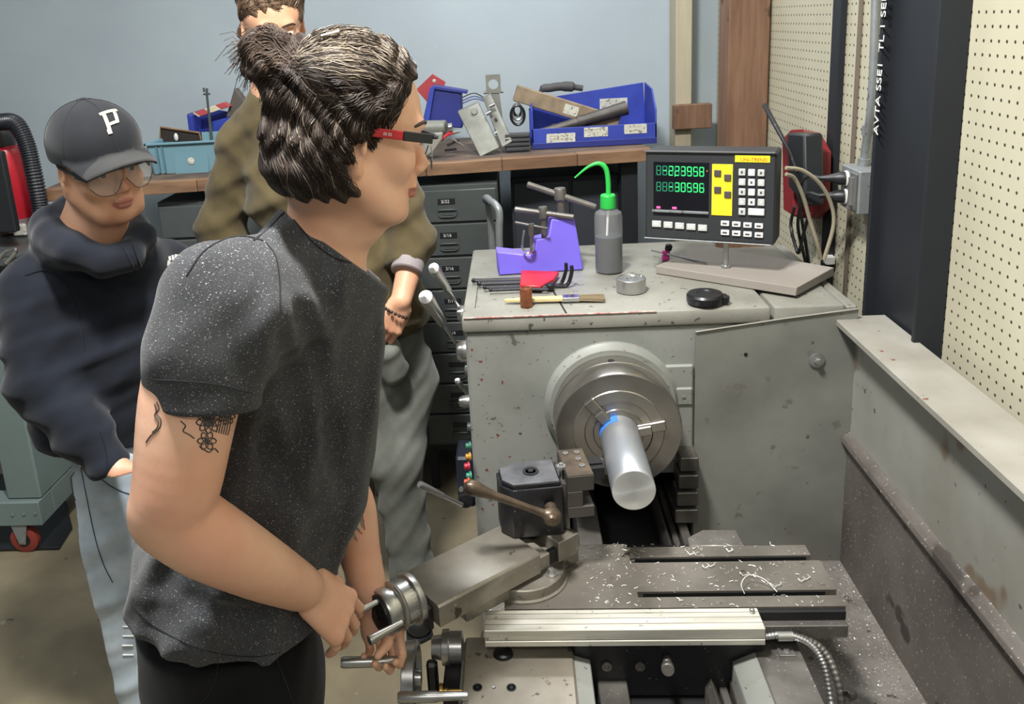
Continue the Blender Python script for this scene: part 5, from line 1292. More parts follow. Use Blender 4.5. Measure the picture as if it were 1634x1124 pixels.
def strands(vol, guides, n, jit, r, rng, wav=.0015, dens=6, off=.001):
    mb = MB()
    for g_ in guides:
        for k in range(n):
            dx,dy = rng.gauss(0,jit),rng.gauss(0,jit); ph = rng.uniform(0,6.28); Q = []
            c = curve([V((x+dx*(1+.5*math.sin(i*2.1+ph)),y+dy*(1+.5*math.cos(i*1.7+ph)),0)) for i,(x,y) in enumerate(g_)], dens)
            st = rng.uniform(0,.25); en = rng.uniform(.75,1); c = c[int(len(c)*st):int(len(c)*en)+1]; lift = rng.uniform(0,.003)
            for j,p in enumerate(c):
                q = vol.hit(p.x,p.y)
                if q is None: 
                    if len(Q)>2: break
                    continue
                if Q and (q-Q[-1]).length>.03: break
                q = q+vol.normal(q)*(off+lift)+V((0,0,wav*math.sin(j*.9+ph))); Q.append(q)
            if len(Q)>3: mb.tube(Q,[r*(.5+.5*math.sin(math.pi*(j+.6)/len(Q))) for j in range(len(Q))],3,caps=False)
    return mb
G_top = [[(648,112),(610,75),(560,62),(515,72),(478,92)],[(640,125),(600,98),(555,88),(510,92),(476,100)],[(628,140),(590,120),(548,112),(505,108),(476,108)],
  [(610,58),(575,50),(535,52),(500,70),(478,90)],[(645,95),(615,62),(580,48),(545,46)],[(622,150),(585,140),(545,132),(505,122),(474,112)]]
G_side = [[(618,150),(590,158),(560,168),(530,172)],[(625,165),(600,168),(582,185),(575,210),(590,232),(598,252)],[(600,158),(575,172),(562,200),(572,232),(585,262),(582,290)],
  [(560,165),(540,185),(535,215),(548,245),(565,275),(570,298)],[(530,165),(512,190),(510,225),(525,260),(545,290),(552,305)],
  [(500,150),(488,180),(485,215),(498,255),(515,285),(520,310)],[(480,130),(462,165),(455,205),(465,250),(485,290),(500,315)],
  [(472,120),(445,160),(435,205),(440,250),(455,290),(470,312)],[(470,115),(440,150),(428,190),(430,230),(438,270)],
  [(640,135),(632,160),(618,185),(612,210)],[(605,170),(590,190),(592,215),(604,230)],[(478,112),(500,140),(520,155),(545,160)]]
G_tail = [[(472,100),(450,80),(425,70),(400,85),(392,110)],[(470,95),(445,62),(418,52),(395,70),(382,100)],[(470,105),(448,98),(425,105),(410,130)],[(466,90),(440,50),(420,45)]]
rg = random.Random(21)
obj('hair_strands', strands(hv,G_side,60,7,.0006,rg,.0010), m_hairs, hairo, kind='stuff')
obj('hair_strands', strands(hv,G_top,60,6,.0005,rg,.0004), m_hairs, hairo, kind='stuff')
obj('grey_strands', strands(hv,G_top[:5],60,7,.0005,rg,.0004), m_hairg, hairo, kind='stuff')
obj('grey_strands', strands(hv,G_side,6,7,.00045,rg,.0008), m_hairg, hairo, kind='stuff')
obj('tail_strands', strands(hv,G_tail,50,7,.0006,rg), m_tail, hairo, kind='stuff')
# loose tail wisps beyond the mass
wm = MB()
for k in range(240):
    a = oY(rg.gauss(425,14),rg.gauss(80,12),1.15+rg.uniform(-.02,.02)); an = rg.uniform(2.4,4.6); d = V((math.cos(an)*.8,rg.uniform(-.3,.3),math.sin(an)*.9+.05))
    L_ = rg.uniform(.03,.055); wm.tube([a,a+d*L_*.5+V((0,0,.004)),a+d*L_+V((0,0,-.010))],.0005,3,caps=False)
obj('hair_wisps', wm, m_tail, hairo, kind='stuff')
obj('hair_tie', MB().lathe([(.017,0),(.019,.004),(.017,.008)],kn+V((-.006,0,-.002)),V((-.8,0,.3)),20), m_blackpl, hairo)
obj('hair_clip', MB().tube([hv.project(oY(516,66,1.12),.004),hv.project(oY(540,46,1.12),.005)],.0022,6), m_satin, hairo)
# ear stud
es = vb.hit(593,238)
if es is not None: obj('ear_ring', MB().lathe([(.003,0),(.003,.002),(0,.003)],es,(0,-1,0),10), m_satin, man)
# safety glasses
gl1 = thing('safety_glasses','safety glasses with red and black temple worn by the machinist','glasses',H1.w(0,.08,0))
tA = H1.w(-.080,-.012,.004); tB = H1.w(-.076,.045,.006); tC = H1.w(-.066,.092,.006)
def strip(p,q,h,t,m,n,par): 
    d = (q-p).normalized(); u = H1.u; sd = d.cross(u).normalized(); R_ = Matrix((d,sd,u)).transposed()
    return obj(n, MB().obox((p+q)/2,((q-p).length,t,h),R_,.001), m, par)
for i in (-1,1):
    a,b,c = H1.w(i*.081,.010,.010),H1.w(i*.079,.052,.008),H1.w(i*.070,.094,.006)
    tp2 = strip(a,b,.012,.004,m_red,'red_temple',gl1)
    if i==-1: text_mesh('temple_mark','\u2248\u2248', .010, m_white, tp2, a+(b-a)*.35-H1.x*.0026+H1.u*(-.003), (b-a), H1.u, .0002)
    strip(b,c,.013,.004,m_blackpl,'black_temple',gl1); strip(H1.w(i*.080,-.04,.004),a,.006,.003,m_blackpl,'temple_tip',gl1)
fr_p = [H1.w(i*.070*math.cos(t)/1.0,.094+.016*math.sin(t),.008) for i in (1,) for t in [math.pi*k/12 for k in range(13)]]
obj('brow_bar', MB().tube(fr_p,.0025,6), m_blackpl, gl1)
ql = NT('clear_lens'); ql.b.inputs['Base Color'].default_value = (.92,.95,.96,1); ql.b.inputs['Roughness'].default_value = .06; ql.b.inputs['Alpha'].default_value = .18; ql.b.inputs['Specular IOR Level'].default_value = .8
def lens(H, par, x0=.008, x1=.068, y0=.110, z0=.006, z1=-.036):
    for i in (1,-1):
        mb = MB(); n_ = 8; vs=[]; fs=[]
        for k in range(n_+1):
            t = k/n_; x_ = x0+(x1-x0)*t; y_ = y0-.016*t*t-.001; zz = z1*(1-.55*abs(2*t-1)**3)
            if t<.3: zz *= (.55+.45*t/.3)
            vs += [H.w(i*x_,y_,z0),H.w(i*x_,y_+.001,zz)]
        for k in range(n_): fs.append((2*k,2*k+1,2*k+3,2*k+2))
        o = obj('lens', mb.add(vs,fs), ql.m, par)
        obj('lens_rim', MB().tube([vs[2*k+1] for k in range(n_+1)],.0009,5), m_drawer, par)
lens(H1,gl1)
# t-shirt
vt = Vol((-.72,.80,.80),(-.02,1.56,1.62),.0034)
SB = .80
vt.chain([neck+V((-.035,.02,-.085)),chest,oY(418,700,1.245),waist,oY(374,920,1.25),oY(366,1010,1.25)],[.088,.138,.137,.142,.160,.166],.05,sc=(rtB,1.14))
vt.cap(oY(470,470,1.22),oY(505,560,1.24),.09,.085,.05)
vt.cap(neck+V((-.030,.01,-.050)), shR+V((.02,.015,.0)), .060,.065,.05); vt.cap(neck+V((-.0,.0,-.085)), shR+V((.05,.02,-.04)), .062,.066,.04); vt.cap(neck+V((-.01,.03,-.055)), shL+V((.0,-.02,-.01)), .052,.060,.05)
vt.cap(neck+V((.0,.01,-.025)), neck+V((-.02,.02,-.06)), .070,.075,.03)
vt.cap(oY(515,560,1.2),oY(530,790,1.24),.045,.055,.08)
FD = lambda x,y,z: ridges(x,y,z,[(62,18,-20,0.4,1),(40,-22,-34,2.0,.8),(-24,40,30,1.0,.4)],.010,.6,3.)+.004
FD2 = lambda x,y,z: ridges(x,y,z,[(20,8,-95,1.4,1)],.003,.9,2.)*np.clip((1.10-z)/.14,0,1)
vt.disp(FD,.04); vt.disp(FD2,.04)
vs_ = Vol((-.72,.80,.80),(-.02,1.56,1.62),.0034)
sl_e = oY(325,648,.985)
vs_.chain([shR+V((.03,.03,.01)),shR,oY(322,560,.998),sl_e+(sl_e-shR)*.10],[.06,.064,.068,.070],.03)
dS = (sl_e-shR).normalized(); vs_.disp(lambda x,y,z: ridges(x,y,z,[(70,10,-8,0.9,1),(38,-22,-50,2.0,.6)],.0045,.5,2.4)+.002,.04)
vs_.cut(sl_e, dS+V((0.04,0,-.05)), .003)
vt.comb((slice(None),)*3, vs_.f, .022, 'u')
vs_.f[:] = .2; vs_.chain([shL,oY(548,600,1.35)],[.062,.060],.03); vt.comb((slice(None),)*3, vs_.f, .03, 'u')
# neckline and hem
n1 = oY(447,334,1.12); n2 = oY(563,420,1.13); nn_ = (n2-n1).cross(rtB); nn_ = nn_ if nn_.z>0 else -nn_
vt.cut(n1, nn_, .004)
hem = oY(400,1043,1.09); vt.cut(hem, V((-.10,.05,-1)), .003)
for gl_ in ([(482,490),(502,560),(527,680),(546,775)],[(452,540),(468,600),(482,700)],[(512,432),(540,520),(556,640),(562,740)],
            [(415,600),(440,680),(480,750),(536,805)],[(420,690),(450,770),(510,835)],[(300,960),(360,985),(430,990)]):
    gp = sline(vt, gl_, 0, off=.0035, dens=3)
    for i in range(len(gp)-1): vt.cap(gp[i],gp[i+1],.0105,.0105,.022,'s')
m_tee = cloth('heather_charcoal','3b3c3f','2d2e31',('c4c5c6','66676a',.665),640,.92,6,.35)
tee = vol_obj('t_shirt', vt, m_tee, man, smooth=2); tee['label'] = 'charcoal heather short-sleeved t-shirt with pale flecks'
m_seam = cloth('seam_dark','232427','1b1c1f')
obj('shoulder_seam', lines_mb(vt,[[(420,385),(392,378),(360,382),(325,402),(298,440)],[(405,384),(432,362),(448,345),(462,332)],[(425,388),(440,410),(446,450),(447,500)]],.0011,.0006), m_seam, tee)
obj('sleeve_hem', lines_mb(vt,[[(246,606),(290,608),(350,614),(402,628)]],.0008,.0004), m_seam, tee)
obj('neck_seam', lines_mb(vt,[[(452,330),(480,365),(505,392),(535,412),(560,420)]],.0010,.0005), m_seam, tee)
obj('hem_seam', lines_mb(vt,[[(210,965),(245,998),(300,1028),(350,1043),(410,1048),(470,1038)]],.0008,.0004), m_seam, tee)
# tattoos: ink drawn on the upper arm and the far forearm
m_ink = mat('tattoo_ink','4b4644',.6,0,.15,60); m_inkc = mat('tattoo_teal','6d9c94',.6); m_inkr = mat('tattoo_red','b9615a',.6)
tt = []
def petal(cx,cy,a,l,w):
    ca_,sa_ = math.cos(a),math.sin(a); f = lambda u,v: (cx+ca_*u-sa_*v, cy+sa_*u+ca_*v)
    return [f(0,0),f(l*.35,w),f(l*.8,w*.7),f(l,0),f(l*.8,-w*.7),f(l*.35,-w),f(0,0)]
for k in range(9): tt.append(petal(333,672,k*.698+.2,20,6))
for k in range(8): tt.append(petal(333,672,k*.785,10,4))
for k in range(6): tt.append(petal(330,704,k*1.047,15,5))
for k in range(7): tt.append(petal(362,665,k*.9,13,4))
for k in range(6): tt.append([(352+k*3.2,650+k*1.5),(350+k*3.4,668+k*2),(345+k*3.6,690+k*1)])
tt += [[(292,655),(298,648),(306,652),(310,645),(318,650),(325,644)],[(288,672),(296,680),(292,688),(302,694),(310,700)],[(318,712),(326,718),(334,722),(342,716),(348,722)]]
tt += [[(250,642),(254,652),(250,660),(257,670),(255,682),(248,690),(242,694),(237,700),(233,706)],[(247,645),(250,655),(247,664),(253,674),(250,684),(243,690)]]
obj('tattoo', lines_mb(vb,tt,.0009,.0002,4), m_ink, body, kind='stuff')
t2 = [[(552,765),(556,775),(566,780),(574,772)],[(555,790),(562,800),(572,795),(576,806)],[(548,815),(556,822),(568,818),(577,826)],[(545,835),(553,842),(563,838),(574,846)],[(560,770),(566,800),(558,830),(566,858)],[(570,765),(572,800),(578,840)]]
obj('tattoo', lines_mb(vb,t2,.0018,.0002,4), m_inkc, body, kind='stuff')
obj('tattoo', lines_mb(vb,[[(x+4,y+6) for x,y in L_] for L_ in t2],.0011,.0003,4), m_inkr, body, kind='stuff')
obj('tattoo', lines_mb(vb,[[(x+1,y+3) for x,y in L_] for L_ in t2],.0005,.0004,4), m_ink, body, kind='stuff')
# nails
def nail(vol,p,dr,nback):
    nb2 = V(nback); c = vol.project(p+nb2*.006,.0004); return MB().ball(c,.0055,8,(.8,.8,.9))
# trousers and shoes
vp = Vol((-.75,.90,0.02),(-.02,1.65,1.06),.006)
fw = fwB
pc_ = V((pelv.x-.005,pelv.y,0))
hz0 = pelv.z
vp.cap((pc_.x,pc_.y,hz0+.02),(pc_.x,pc_.y,hz0-.12),.150,.155,.05,sc=(rtB,1.16))
for s_ in (1,-1):
    hip = V((pc_.x,pc_.y,hz0-.12))+rtB*.085*s_; kn_ = V((hip.x-.0,hip.y,.52))+rtB*.02*s_+fw*.02; an_ = V((kn_.x,kn_.y,.10))-fw*.02
    vp.chain([hip,kn_,an_],[.122,.088,.066],.04)
vp.cut(V((0,0,hz0+.035)),V((0,0,1)),.003)
vp.disp(lambda x,y,z: ridges(x,y,z,[(30,20,-30,0,1),(-25,10,40,1,.6)],.004,1.,2.), .03)
m_pants = cloth('black_trouser','17181a','101113',None,500,.85,8,.2)
pants = vol_obj('trousers', vp, m_pants, man, smooth=2)
for q_ in ([(350,1050),(345,1080),(332,1110),(320,1124)],[(440,1050),(452,1080),(468,1124)]): obj('trouser_seam', lines_mb(vp,[q_],.001,.0006), m_blackpl, pants)
def shoes(parent, feet, fwd, m):
    for f_ in feet:
        vv = Vol((f_.x-.2,f_.y-.2,0),(f_.x+.2,f_.y+.2,.16),.006); d = V((fwd.x,fwd.y,0)).normalized()
        vv.cap(f_-d*.05+V((0,0,.045)),f_+d*.13+V((0,0,.038)),.042,.038,.02); vv.cap(f_-d*.04+V((0,0,.05)),f_-d*.03+V((0,0,.11)),.045,.045,.03)
        vv.cut(V((0,0,.006)),V((0,0,-1)),.002); s_o = vol_obj('shoe', vv, m, parent, smooth=2)
        obj('sole', MB().prism([f_-d*.09+V((-d.y*.035,d.x*.035,.001)),f_-d*.09+V((d.y*.035,-d.x*.035,.001)),f_+d*.15+V((d.y*.04,-d.x*.04,.001)),f_+d*.17+V((0,0,.001)),f_+d*.15+V((-d.y*.04,d.x*.04,.001))],(0,0,.014),.003), m_blackpl, s_o)
shoes(man,[V((pc_.x,pc_.y,0))+rtB*.105*s_ for s_ in (1,-1)],fwB,m_blackpl)
# ================================================================= THE MAN IN THE CAP AND HOODIE
lad = thing('person','person in a black cap with pale letter P, navy hoodie and light blue jeans','person',(-.75,1.9,0))
vc_ = Vol((-1.12,1.50,.86),(-.38,2.16,1.86),.0032)
th2 = math.radians(50); f2 = V((math.sin(th2),-math.cos(th2),-.11)); fwC = V((math.sin(th2*.85),-math.cos(th2*.85),0)); rtC = V((fwC.y,-fwC.x,0))
ho2 = oY(158,262,1.80)
H2 = Head(vc_, ho2, f2, (-.17,.02,1), 1.0); H2.build(heavy=.008, brow=1.1)
nk2 = oY(150,380,1.86); vc_.cap(H2.w(0,-.03,-.05), nk2, .060,.068,.03); vc_.cap(H2.w(0,.02,-.09), nk2+V((.02,-.04,0)), .045,.05,.03)
ch2 = oY(178,540,1.90); ws2 = oY(190,690,1.92)
vc_.chain([nk2,ch2,ws2],[.07,.12,.12],.05)
hw2 = oY(190,752,1.655)
shA = oY(52,468,1.80); elA = oY(66,612,1.74)
vc_.chain([shA,elA,oY(150,722,1.68),hw2],[.05,.042,.036,.031],.02)
hand(vc_, hw2, V((.70,.42,-.55)), V((-.35,-.8,-.2)), 1, ((20,20,10),)*4, .05, (15,10,10), .5, 1.0)
m_skin2 = skin_mat('skin_tan','dcab8c','ce9878','cf8d78')
body2 = vol_obj('body', vc_, [m_skin2,m_lip], lad, lipfn(H2)); H2.eye(lad,(0,1,-.1),'3d2c20')
# cap
vk = Vol(H2.o-V((.24,.24,.10)), H2.o+V((.24,.24,.20)), .0032)
H2.E((0,-.010,.040),(.093,.112,.102),.01,'u',None,vk); H2.E((0,.034,.058),(.078,.070,.072),.03,'u',None,vk)
vk.cut(H2.w(0,0,.020), -H2.u-H2.f*.02, .003)
H2.E((0,-.008,.020),(.084,.104,.085),.002,'s',None,vk)
vk2 = Vol(H2.o-V((.24,.24,.10)), H2.o+V((.24,.24,.20)), .0032)
for k in range(37):
    a = (k-18)/18; H2.C((a*.084,.070-.030*a*a,.040-.012*a*a),(a*.076,.166-.052*a*a,.033-.028*a*a),.0048,.0042,.004,vol=vk2)
vk.comb((slice(None),)*3, vk2.f, .006,'u')
m_cap = cloth('cap_black','24262a','1d1f23',None,600,.8,8,.15)
m_visor = cloth('visor_grey','3a3a3a','333333',None,600,.8,8,.15)
def capfn(c):
    q_ = (c-np.array(H2.o))@np.array([H2.x,H2.f,H2.u]).T/H2.sc; return (q_[:,1]>.101)&(q_[:,2]<.046)
cap_ = vol_obj('cap', vk, [m_cap,m_visor], lad, capfn, smooth=2); cap_['label'] = 'black baseball cap with a cream letter P'
obj('cap_button', MB().lathe([(.009,0),(.008,.004),(0,.006)],H2.w(0,-.010,.141),H2.u,16), m_cap, cap_)
def capline(pts,off=.0006,r=.0007): 
    return MB().tube([vk.project(p,off) for p in pts],r,4)
for a in (0,1.05,-1.05,2.1,-2.1,3.14):
    pts = [H2.w(.093*math.sin(a)*math.sin(t),-.010+.112*math.cos(a)*math.sin(t),.040+.102*math.cos(t)) for t in [.1+.14*k for k in range(11)]]
    obj('cap_seam', capline(pts), m_cap, cap_)
# letter P standing proud of the cap front
pz = []
for (x0,y0,x1,y1,w_) in ((159,184,186,177,5),(165,183,175,210,5.5),(182,180,187,196,5),(170,201,188,194,4.5),(173,207,176,214,6.5)):
    a = vk.hit(x0,y0); b = vk.hit(x1,y1)
    if a is None or b is None: continue
    n_ = vk.normal((a+b)/2); d = (b-a).normalized(); sd = n_.cross(d).normalized(); hw_ = w_/2/750
    Q_ = []
    for t in (0,.25,.5,.75,1): 
        p = vk.project(a+(b-a)*t,.001); Q_.append(p)
    mb = MB(); vs = []; 
    for p in Q_: vs += [p-sd*hw_, p+sd*hw_, p+sd*hw_+n_*.0018, p-sd*hw_+n_*.0018]
    fs = [(0,1,2,3),(16,19,18,17)]
    for i in range(4):
        for j in range(4): fs.append((4*i+j,4*i+(j+1)%4,4*i+4+(j+1)%4,4*i+4+j))
    pz.append(mb.add(vs,fs))
mp = MB()
for m_ in pz: mp.add(m_.v,m_.f)
obj('cap_letter', mp, mat('cream_thread','ddd6b8',.7), cap_, label='cream block letter P on the cap front')
# short hair under the cap
vh = Vol(H2.o-V((.13,.13,.10)), H2.o+V((.13,.13,.06)), .0035)
H2.E((0,-.020,.020),(.078,.096,.075),.01,'u',None,vh); H2.E((0,.075,-.01),(.09,.075,.09),.01,'s',None,vh); vh.cut(H2.w(0,0,.03),H2.u,.003); vh.cut(H2.w(0,0,-.045),-H2.u,.003)
for i in (1,-1): H2.E((i*.083,-.004,-.020),(.02,.028,.036),.008,'s',None,vh)
vol_obj('hair', vh, m_hair, lad)
# glasses
gl2 = thing('safety_glasses','clear safety glasses with black arms worn under the cap brim','glasses',H2.w(0,.08,0))
for i in (-1,1):
    strip_ = lambda p,q,h,t,m,n: obj(n, MB().obox((p+q)/2,((q-p).length,t,h),Matrix(((q-p).normalized(),(q-p).normalized().cross(H2.u).normalized(),H2.u)).transposed(),.001), m, gl2)
    strip_(H2.w(i*.083,-.01,.012),H2.w(i*.078,.055,.006),.008,.003,m_blackpl,'temple'); strip_(H2.w(i*.078,.055,.006),H2.w(i*.070,.092,.002),.016,.004,m_blackpl,'temple_hinge')
lens(H2, gl2, .004,.070,.114,.014,-.040)
obj('brow_bar', MB().tube([H2.w(.068*math.cos(t),.094+.018*math.sin(t),.010) for t in [math.pi*k/12 for k in range(13)]],.0013,6), m_drawer, gl2)
# hoodie
vH = Vol((-1.26,1.42,.84),(-.30,2.28,1.68),.0045)
vH.chain([nk2+V((0,.03,-.08)),ch2+V((0,.02,0)),oY(183,640,1.93),ws2+V((0,.0,-.03))],[.10,.150,.150,.145],.06,sc=(rtC,1.22))
shBf = oY(268,432,2.06)
vH.cap(nk2+V((0,.03,-.05)),shA+V((.03,.02,.02)),.075,.075,.06); vH.cap(nk2+V((0,.03,-.06)),shBf,.075,.075,.06)
vH.chain([shBf,oY(300,600,2.08),oY(262,740,1.98)],[.072,.062,.05],.03)
vH.chain([shA,elA,oY(132,690,1.70),oY(170,736,1.67)],[.080,.068,.056,.044],.035)
# hood lying on the shoulders
vH.chain([oY(92,392,1.76),oY(84,362,1.88),oY(120,342,1.98),oY(190,345,1.99)],[.028,.038,.040,.034],.06)
vH.chain([oY(88,380,1.80),oY(120,402,1.74),oY(165,418,1.73),oY(208,408,1.77),oY(226,378,1.86),oY(215,360,1.95)],[.033,.028,.023,.021,.023,.028],.05)
vH.disp(lambda x,y,z: ridges(x,y,z,[(22,-14,-72,0.4,1),(52,14,-50,2.0,.6)],.0048,.8,2.5)*np.clip(1.6-(z-.95)*3.0,.2,1)+.002, .05)
vH.disp(lambda x,y,z: ridges(x,y,z,[(10,30,-90,0.2,1)],.004,.9,1.5)*np.clip((-.72-x)/.1,0,1)*np.clip((1.22-z)/.1,0,1), .05)
vH.cap(nk2+V((0,.01,.10)),nk2+V((.01,-.01,.01)),.072,.050,.01,'s')
cd_ = (oY(198,766,1.70)-oY(178,736,1.70)).normalized()
vH.cut(oY(184,750,1.66), cd_, .004, lo=(oY(120,760,1.7).x,1.42,.84), hi=(oY(290,760,1.70).x,1.79,1.12))
vH.cut(V((0,0,ws2.z-.075)),V((0,0,-1)),.005, lo=(-1.26,1.78,.84), hi=(-.3,2.28,1.2))
m_hood = cloth('navy_fleece','20242d','191c24',None,380,.95,6,.3)
hood = vol_obj('hoodie', vH, m_hood, lad, smooth=2); hood['label'] = 'navy hooded sweatshirt with a small white chest logo'
m_hseam = cloth('navy_seam','11141b','0e1116')
obj('drawcord', lines_mb(vH,[[(212,392),(222,420),(232,450),(240,478)]],.0022,.002), m_hseam, hood)
obj('placket_seam', lines_mb(vH,[[(196,395),(212,425),(228,460),(242,490)]],.0012,.0008), m_hseam, hood)
obj('arm_seam', lines_mb(vH,[[(40,440),(75,432),(105,455),(125,505),(135,560)]],.0012,.0006), m_hseam, hood)
obj('cuff_seam', lines_mb(vH,[[(160,690),(168,715),(172,745),(168,765)]],.0012,.0006), m_hseam, hood)
# chest emblem: a small tick shape with letters above
lgm = MB()
def flatlogo(vol, poly, th_):
    P_ = [vol.hit(x,y) for x,y in poly]
    if any(p is None for p in P_): return
    n_ = vol.normal(P_[0]); P_ = [vol.project(p,.0012) for p in P_]; lgm.prism(P_, n_*th_)
flatlogo(vH,[(267,416),(266,424),(269,430),(275,430),(282,425),(290,414),(278,421),(273,421),(271,418)],.001)
flatlogo(vH,[(268,410),(271,409),(272,416),(269,417)],.001); flatlogo(vH,[(273,408),(276,408),(277,415),(274,416)],.001); flatlogo(vH,[(278,407),(283,407),(283,410),(280,414),(278,414)],.001)
if lgm.v: obj('chest_logo', lgm, m_white, hood, label='small white emblem on the chest')
# jeans
vj = Vol((-1.10,1.55,0.02),(-.36,2.25,1.06),.006)
pj = V((ws2.x+.005,ws2.y-.0,0)); zj = ws2.z-.09
vj.cap((pj.x,pj.y,zj+.03),(pj.x,pj.y,zj-.12),.148,.150,.05,sc=(rtC,1.2))
for s_ in (1,-1):
    hip = V((pj.x,pj.y,zj-.14))+rtC*.085*s_; k2 = V((pj.x+.02,pj.y,.50))+rtC*.085*s_+fwC*.02; a2 = V((pj.x+.04,pj.y,.09))+rtC*.09*s_
    vj.chain([hip,k2,a2],[.120,.096,.088],.04)
vj.disp(lambda x,y,z: ridges(x,y,z,[(26,14,-44,0,1),(-22,16,70,1,.5)],.0045,1.2,2.5), .04)
pk_ = hw2+V((.055,.05,-.075)); vj.cap(pk_,pk_+V((.02,.05,-.07)),.045,.05,.03)
m_jean = cloth('light_denim','c2cdd6','a3b1bd',None,700,.85,9,.25)
jeans = vol_obj('jeans', vj, m_jean, lad, smooth=2); jeans['label'] = 'light washed blue jeans'
m_st = mat('dark_stitch','3b4763',.8)
obj('pocket_seam', lines_mb(vj,[[(140,728),(150,752),(175,775),(205,788),(222,788)],[(112,745),(118,790),(124,840),(132,880)],[(128,740),(150,850),(165,900),(180,930)]],.0012,.0008), m_st, jeans)
obj('side_panel', lines_mb(vj,[[(196,985),(214,985)],[(196,1000),(214,1000)],[(196,1015),(214,1015)],[(195,1030),(212,1030)],[(196,1045),(213,1045)]],.0022,.001), m_white, jeans, kind='stuff')
shoes(lad,[V((pj.x+.04,pj.y,0))+rtC*.09*s_ for s_ in (1,-1)],fwC,m_white)
# ================================================================= THE MAN BEHIND IN THE OLIVE JUMPER
bk = thing('person','person in an olive green jumper and grey jeans standing behind, hand in pocket','person',(-.35,2.4,0))
vm = Vol((-.95,2.0,.72),(-.02,2.72,2.02),.0042)
f3 = V((.35,-.92,-.25)); rt3 = V((-.95,-.30,0)).normalized()
H3 = Head(vm, oY(436,42,2.34), f3, (0,0,1), 1.02); H3.build()
nk3 = oY(446,150,2.42); hp3 = oY(612,560,2.40)
vm.cap(H3.w(0,-.03,-.05), nk3, .058,.065,.03)
ch3 = oY(500,300,2.42); vm.chain([nk3,ch3,oY(570,430,2.42),hp3],[.07,.12,.115,.11],.05)
sL3 = oY(612,250,2.40); eL3 = oY(664,385,2.36); wL3 = oY(640,480,2.22)
vm.chain([sL3,eL3,wL3],[.05,.042,.029],.02)
hand(vm, wL3, oY(617,528,2.20)-wL3, V((.35,-.9,.1)), -1, ((30,35,20),)*4, .0, (20,15,10), .45, 1.0)
sR3 = oY(392,225,2.44); eR3 = oY(352,370,2.42); vm.chain([sR3,eR3,oY(420,470,2.30)],[.05,.042,.03],.02)
body3 = vol_obj('body', vm, [m_skin2,m_lip], bk, lipfn(H3)); H3.eye(bk,(0,1,-.1))
vh3 = Vol(H3.o-V((.17,.17,.2)), H3.o+V((.17,.17,.2)), .0042)
H3.E((0,-.018,.052),(.088,.104,.092),.01,'u',None,vh3); H3.E((0,.115,.005),(.07,.075,.060),.01,'s',None,vh3)
for i in (1,-1): H3.E((i*.088,.015,-.02),(.025,.03,.05),.008,'s',None,vh3); H3.C((i*.06,-.06,-.03),(i*.05,-.07,-.07),.03,.02,.03,vol=vh3)
H3.E((0,.045,-.100),(.052,.055,.040),.01,'u',None,vh3); 
vh3.disp(lambda x,y,z: .0035*np.sin(90*(z+.5*x)+6*np.sin(30*x)), .03)
m_hair3 = hair_mat('brown_hair','4a3a2e','6b5543','8a735c'); h3o = vol_obj('hair', vh3, m_hair3, bk)
h3o['label'] = 'wavy brown hair and beard'
rg = random.Random(4); ws_ = MB()
for k in range(420):
    u_ = rg.uniform(0,6.28); v_ = rg.uniform(.15,1.5); p = vh3.project(H3.w(.088*math.cos(u_)*math.sin(v_),-.018+.104*math.sin(u_)*math.sin(v_),.052+.092*math.cos(v_)),.001)
    t_ = V((rg.uniform(-1,1),rg.uniform(-.4,.4),rg.uniform(-1,.2))).normalized(); Q_ = [p]
    for i in range(5): Q_.append(vh3.project(Q_[-1]+t_*.010+V((rg.uniform(-.003,.003),0,rg.uniform(-.003,.003))),.0015))
    ws_.tube(Q_,.0009,3,caps=False)
obj('hair_strands', ws_, mat('brown_strand','6f5946',.45,0,.3,40,c2='4a3a2e'), h3o, kind='stuff')
# jumper
vJ = Vol((-1.02,1.96,.80),(.02,2.80,1.82),.0055)
vJ.chain([nk3+V((.01,.01,-.05)),ch3,oY(560,430,2.42),oY(600,515,2.41)],[.09,.150,.148,.140],.06,sc=(rt3,1.2))
vJ.cap(nk3+V((0,.01,-.04)),sR3,.07,.072,.06); vJ.cap(nk3+V((0,.01,-.04)),sL3,.07,.070,.06)
vJ.chain([sR3,eR3,oY(400,450,2.33)],[.074,.068,.055],.03)
vJ.chain([sL3,eL3+V((-.012,0,0)),oY(652,412,2.31)],[.072,.064,.055],.03)
vJ.disp(lambda x,y,z: ridges(x,y,z,[(24,10,-60,0.4,1),(44,14,40,2.0,.6)],.009,.9,2.5)+.003, .05)
vJ.cap(nk3+V((0,-.02,.1)),nk3+V((0,-.02,-.01)),.075,.062,.006,'s')
vJ.cut(oY(600,548,2.3),V((.15,0,-1)),.005); vJ.cut(oY(648,425,2.27),(wL3-eL3),.004,lo=(oY(612,400,2.2).x,1.96,.95),hi=(.02,2.36,oY(650,395,2.3).z))
m_olive = cloth('olive_wool','5c523a','483f2c',None,330,.95,9,.35)
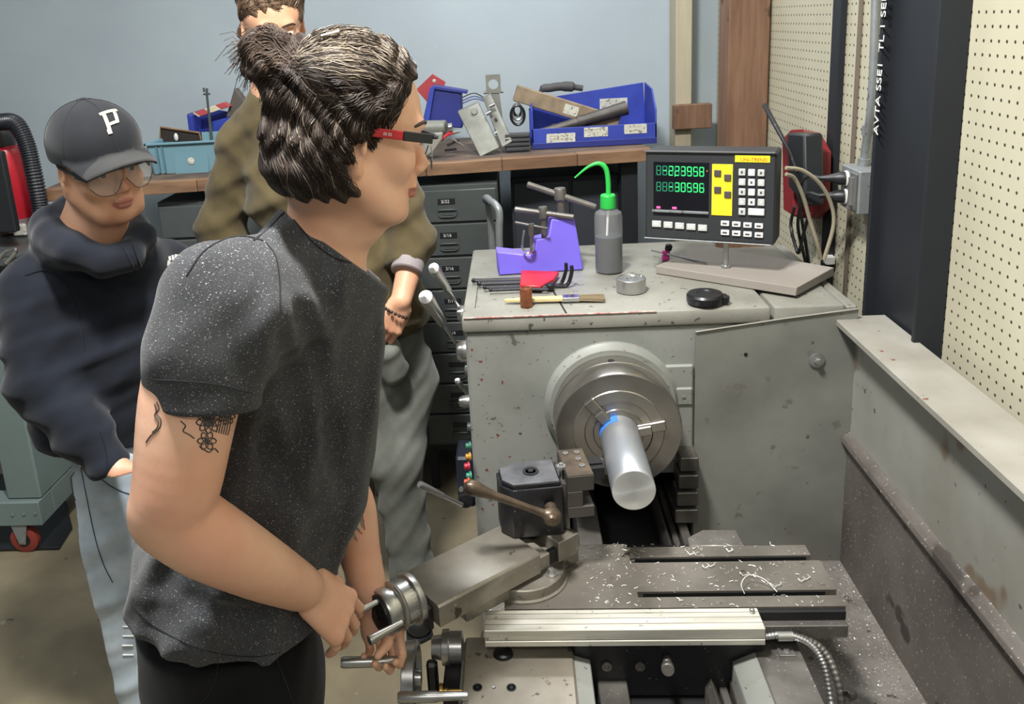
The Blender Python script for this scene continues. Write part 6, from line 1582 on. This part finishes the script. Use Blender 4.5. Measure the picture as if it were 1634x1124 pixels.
jump = vol_obj('jumper', vJ, m_olive, bk, smooth=2); jump['label'] = 'olive green crew neck jumper'
cu0 = oY(651,424,2.28); cdir = (wL3-eL3).normalized()
obj('shirt_cuff', MB().lathe([(.043,-.012),(.046,-.006),(.045,.022),(.041,.025)],cu0+V((0,.005,0)),cdir,28), mat('pale_cuff','8f8789',.8), bk)
bc_ = oY(632,515,2.20); bl = MB(); x_,y_,a_ = frame(oY(617,528,2.20)-wL3)
for k in range(18):
    t = k*.349; bl.ball(wL3+(oY(617,528,2.20)-wL3)*.38+(x_*math.cos(t)*.034+y_*math.sin(t)*.034)+a_*.0,.0052,8)
obj('bracelet', bl, mat('bead_brown','3a2a22',.5), bk, label='dark bead bracelet', kind='stuff')
# grey jeans
vq = Vol((-.60,2.05,.02),(.12,2.78,1.12),.006)
zq = oY(612,545,2.40).z; px3 = oY(606,545,2.40)
vq.cap((px3.x,px3.y,zq+.03),(px3.x,px3.y,zq-.10),.112,.118,.05,sc=(rt3,1.2))
for (kx,ky),(ax_,ay_),s_ in (((632,735),(658,905),0),((556,740),(575,930),1)):
    k3 = oY(kx,ky,2.30+.06*s_); a3 = oY(ax_,ay_,2.30+.08*s_); a3.z = max(a3.z,.10); hipq = V((px3.x,px3.y,zq-.13))+rt3*(.085 if s_ else -.07)
    vq.chain([hipq,k3,a3,V((a3.x,a3.y,.08))],[.098,.074,.064,.064],.04)
vq.cap(oY(622,560,2.24),oY(628,590,2.26),.035,.04,.03)
vq.disp(lambda x,y,z: ridges(x,y,z,[(44,20,-50,0.4,1),(-60,24,46,2.0,.8)],.0050,1.4,3.)+.002, .05)
m_gj = cloth('grey_denim','74766f','5d5f59',None,600,.85,9,.25)
gj = vol_obj('jeans', vq, m_gj, bk, smooth=2); gj['label'] = 'grey jeans'
obj('pocket_seam', lines_mb(vq,[[(590,548),(600,555),(625,562),(652,556),(662,548)]],.0016,.001), m_st, gj)
shoes(bk,[V((oY(658,905,2.30).x,2.30,0)),V((oY(575,930,2.38).x,2.38,0))],V((.2,-1,0)),m_blackpl)
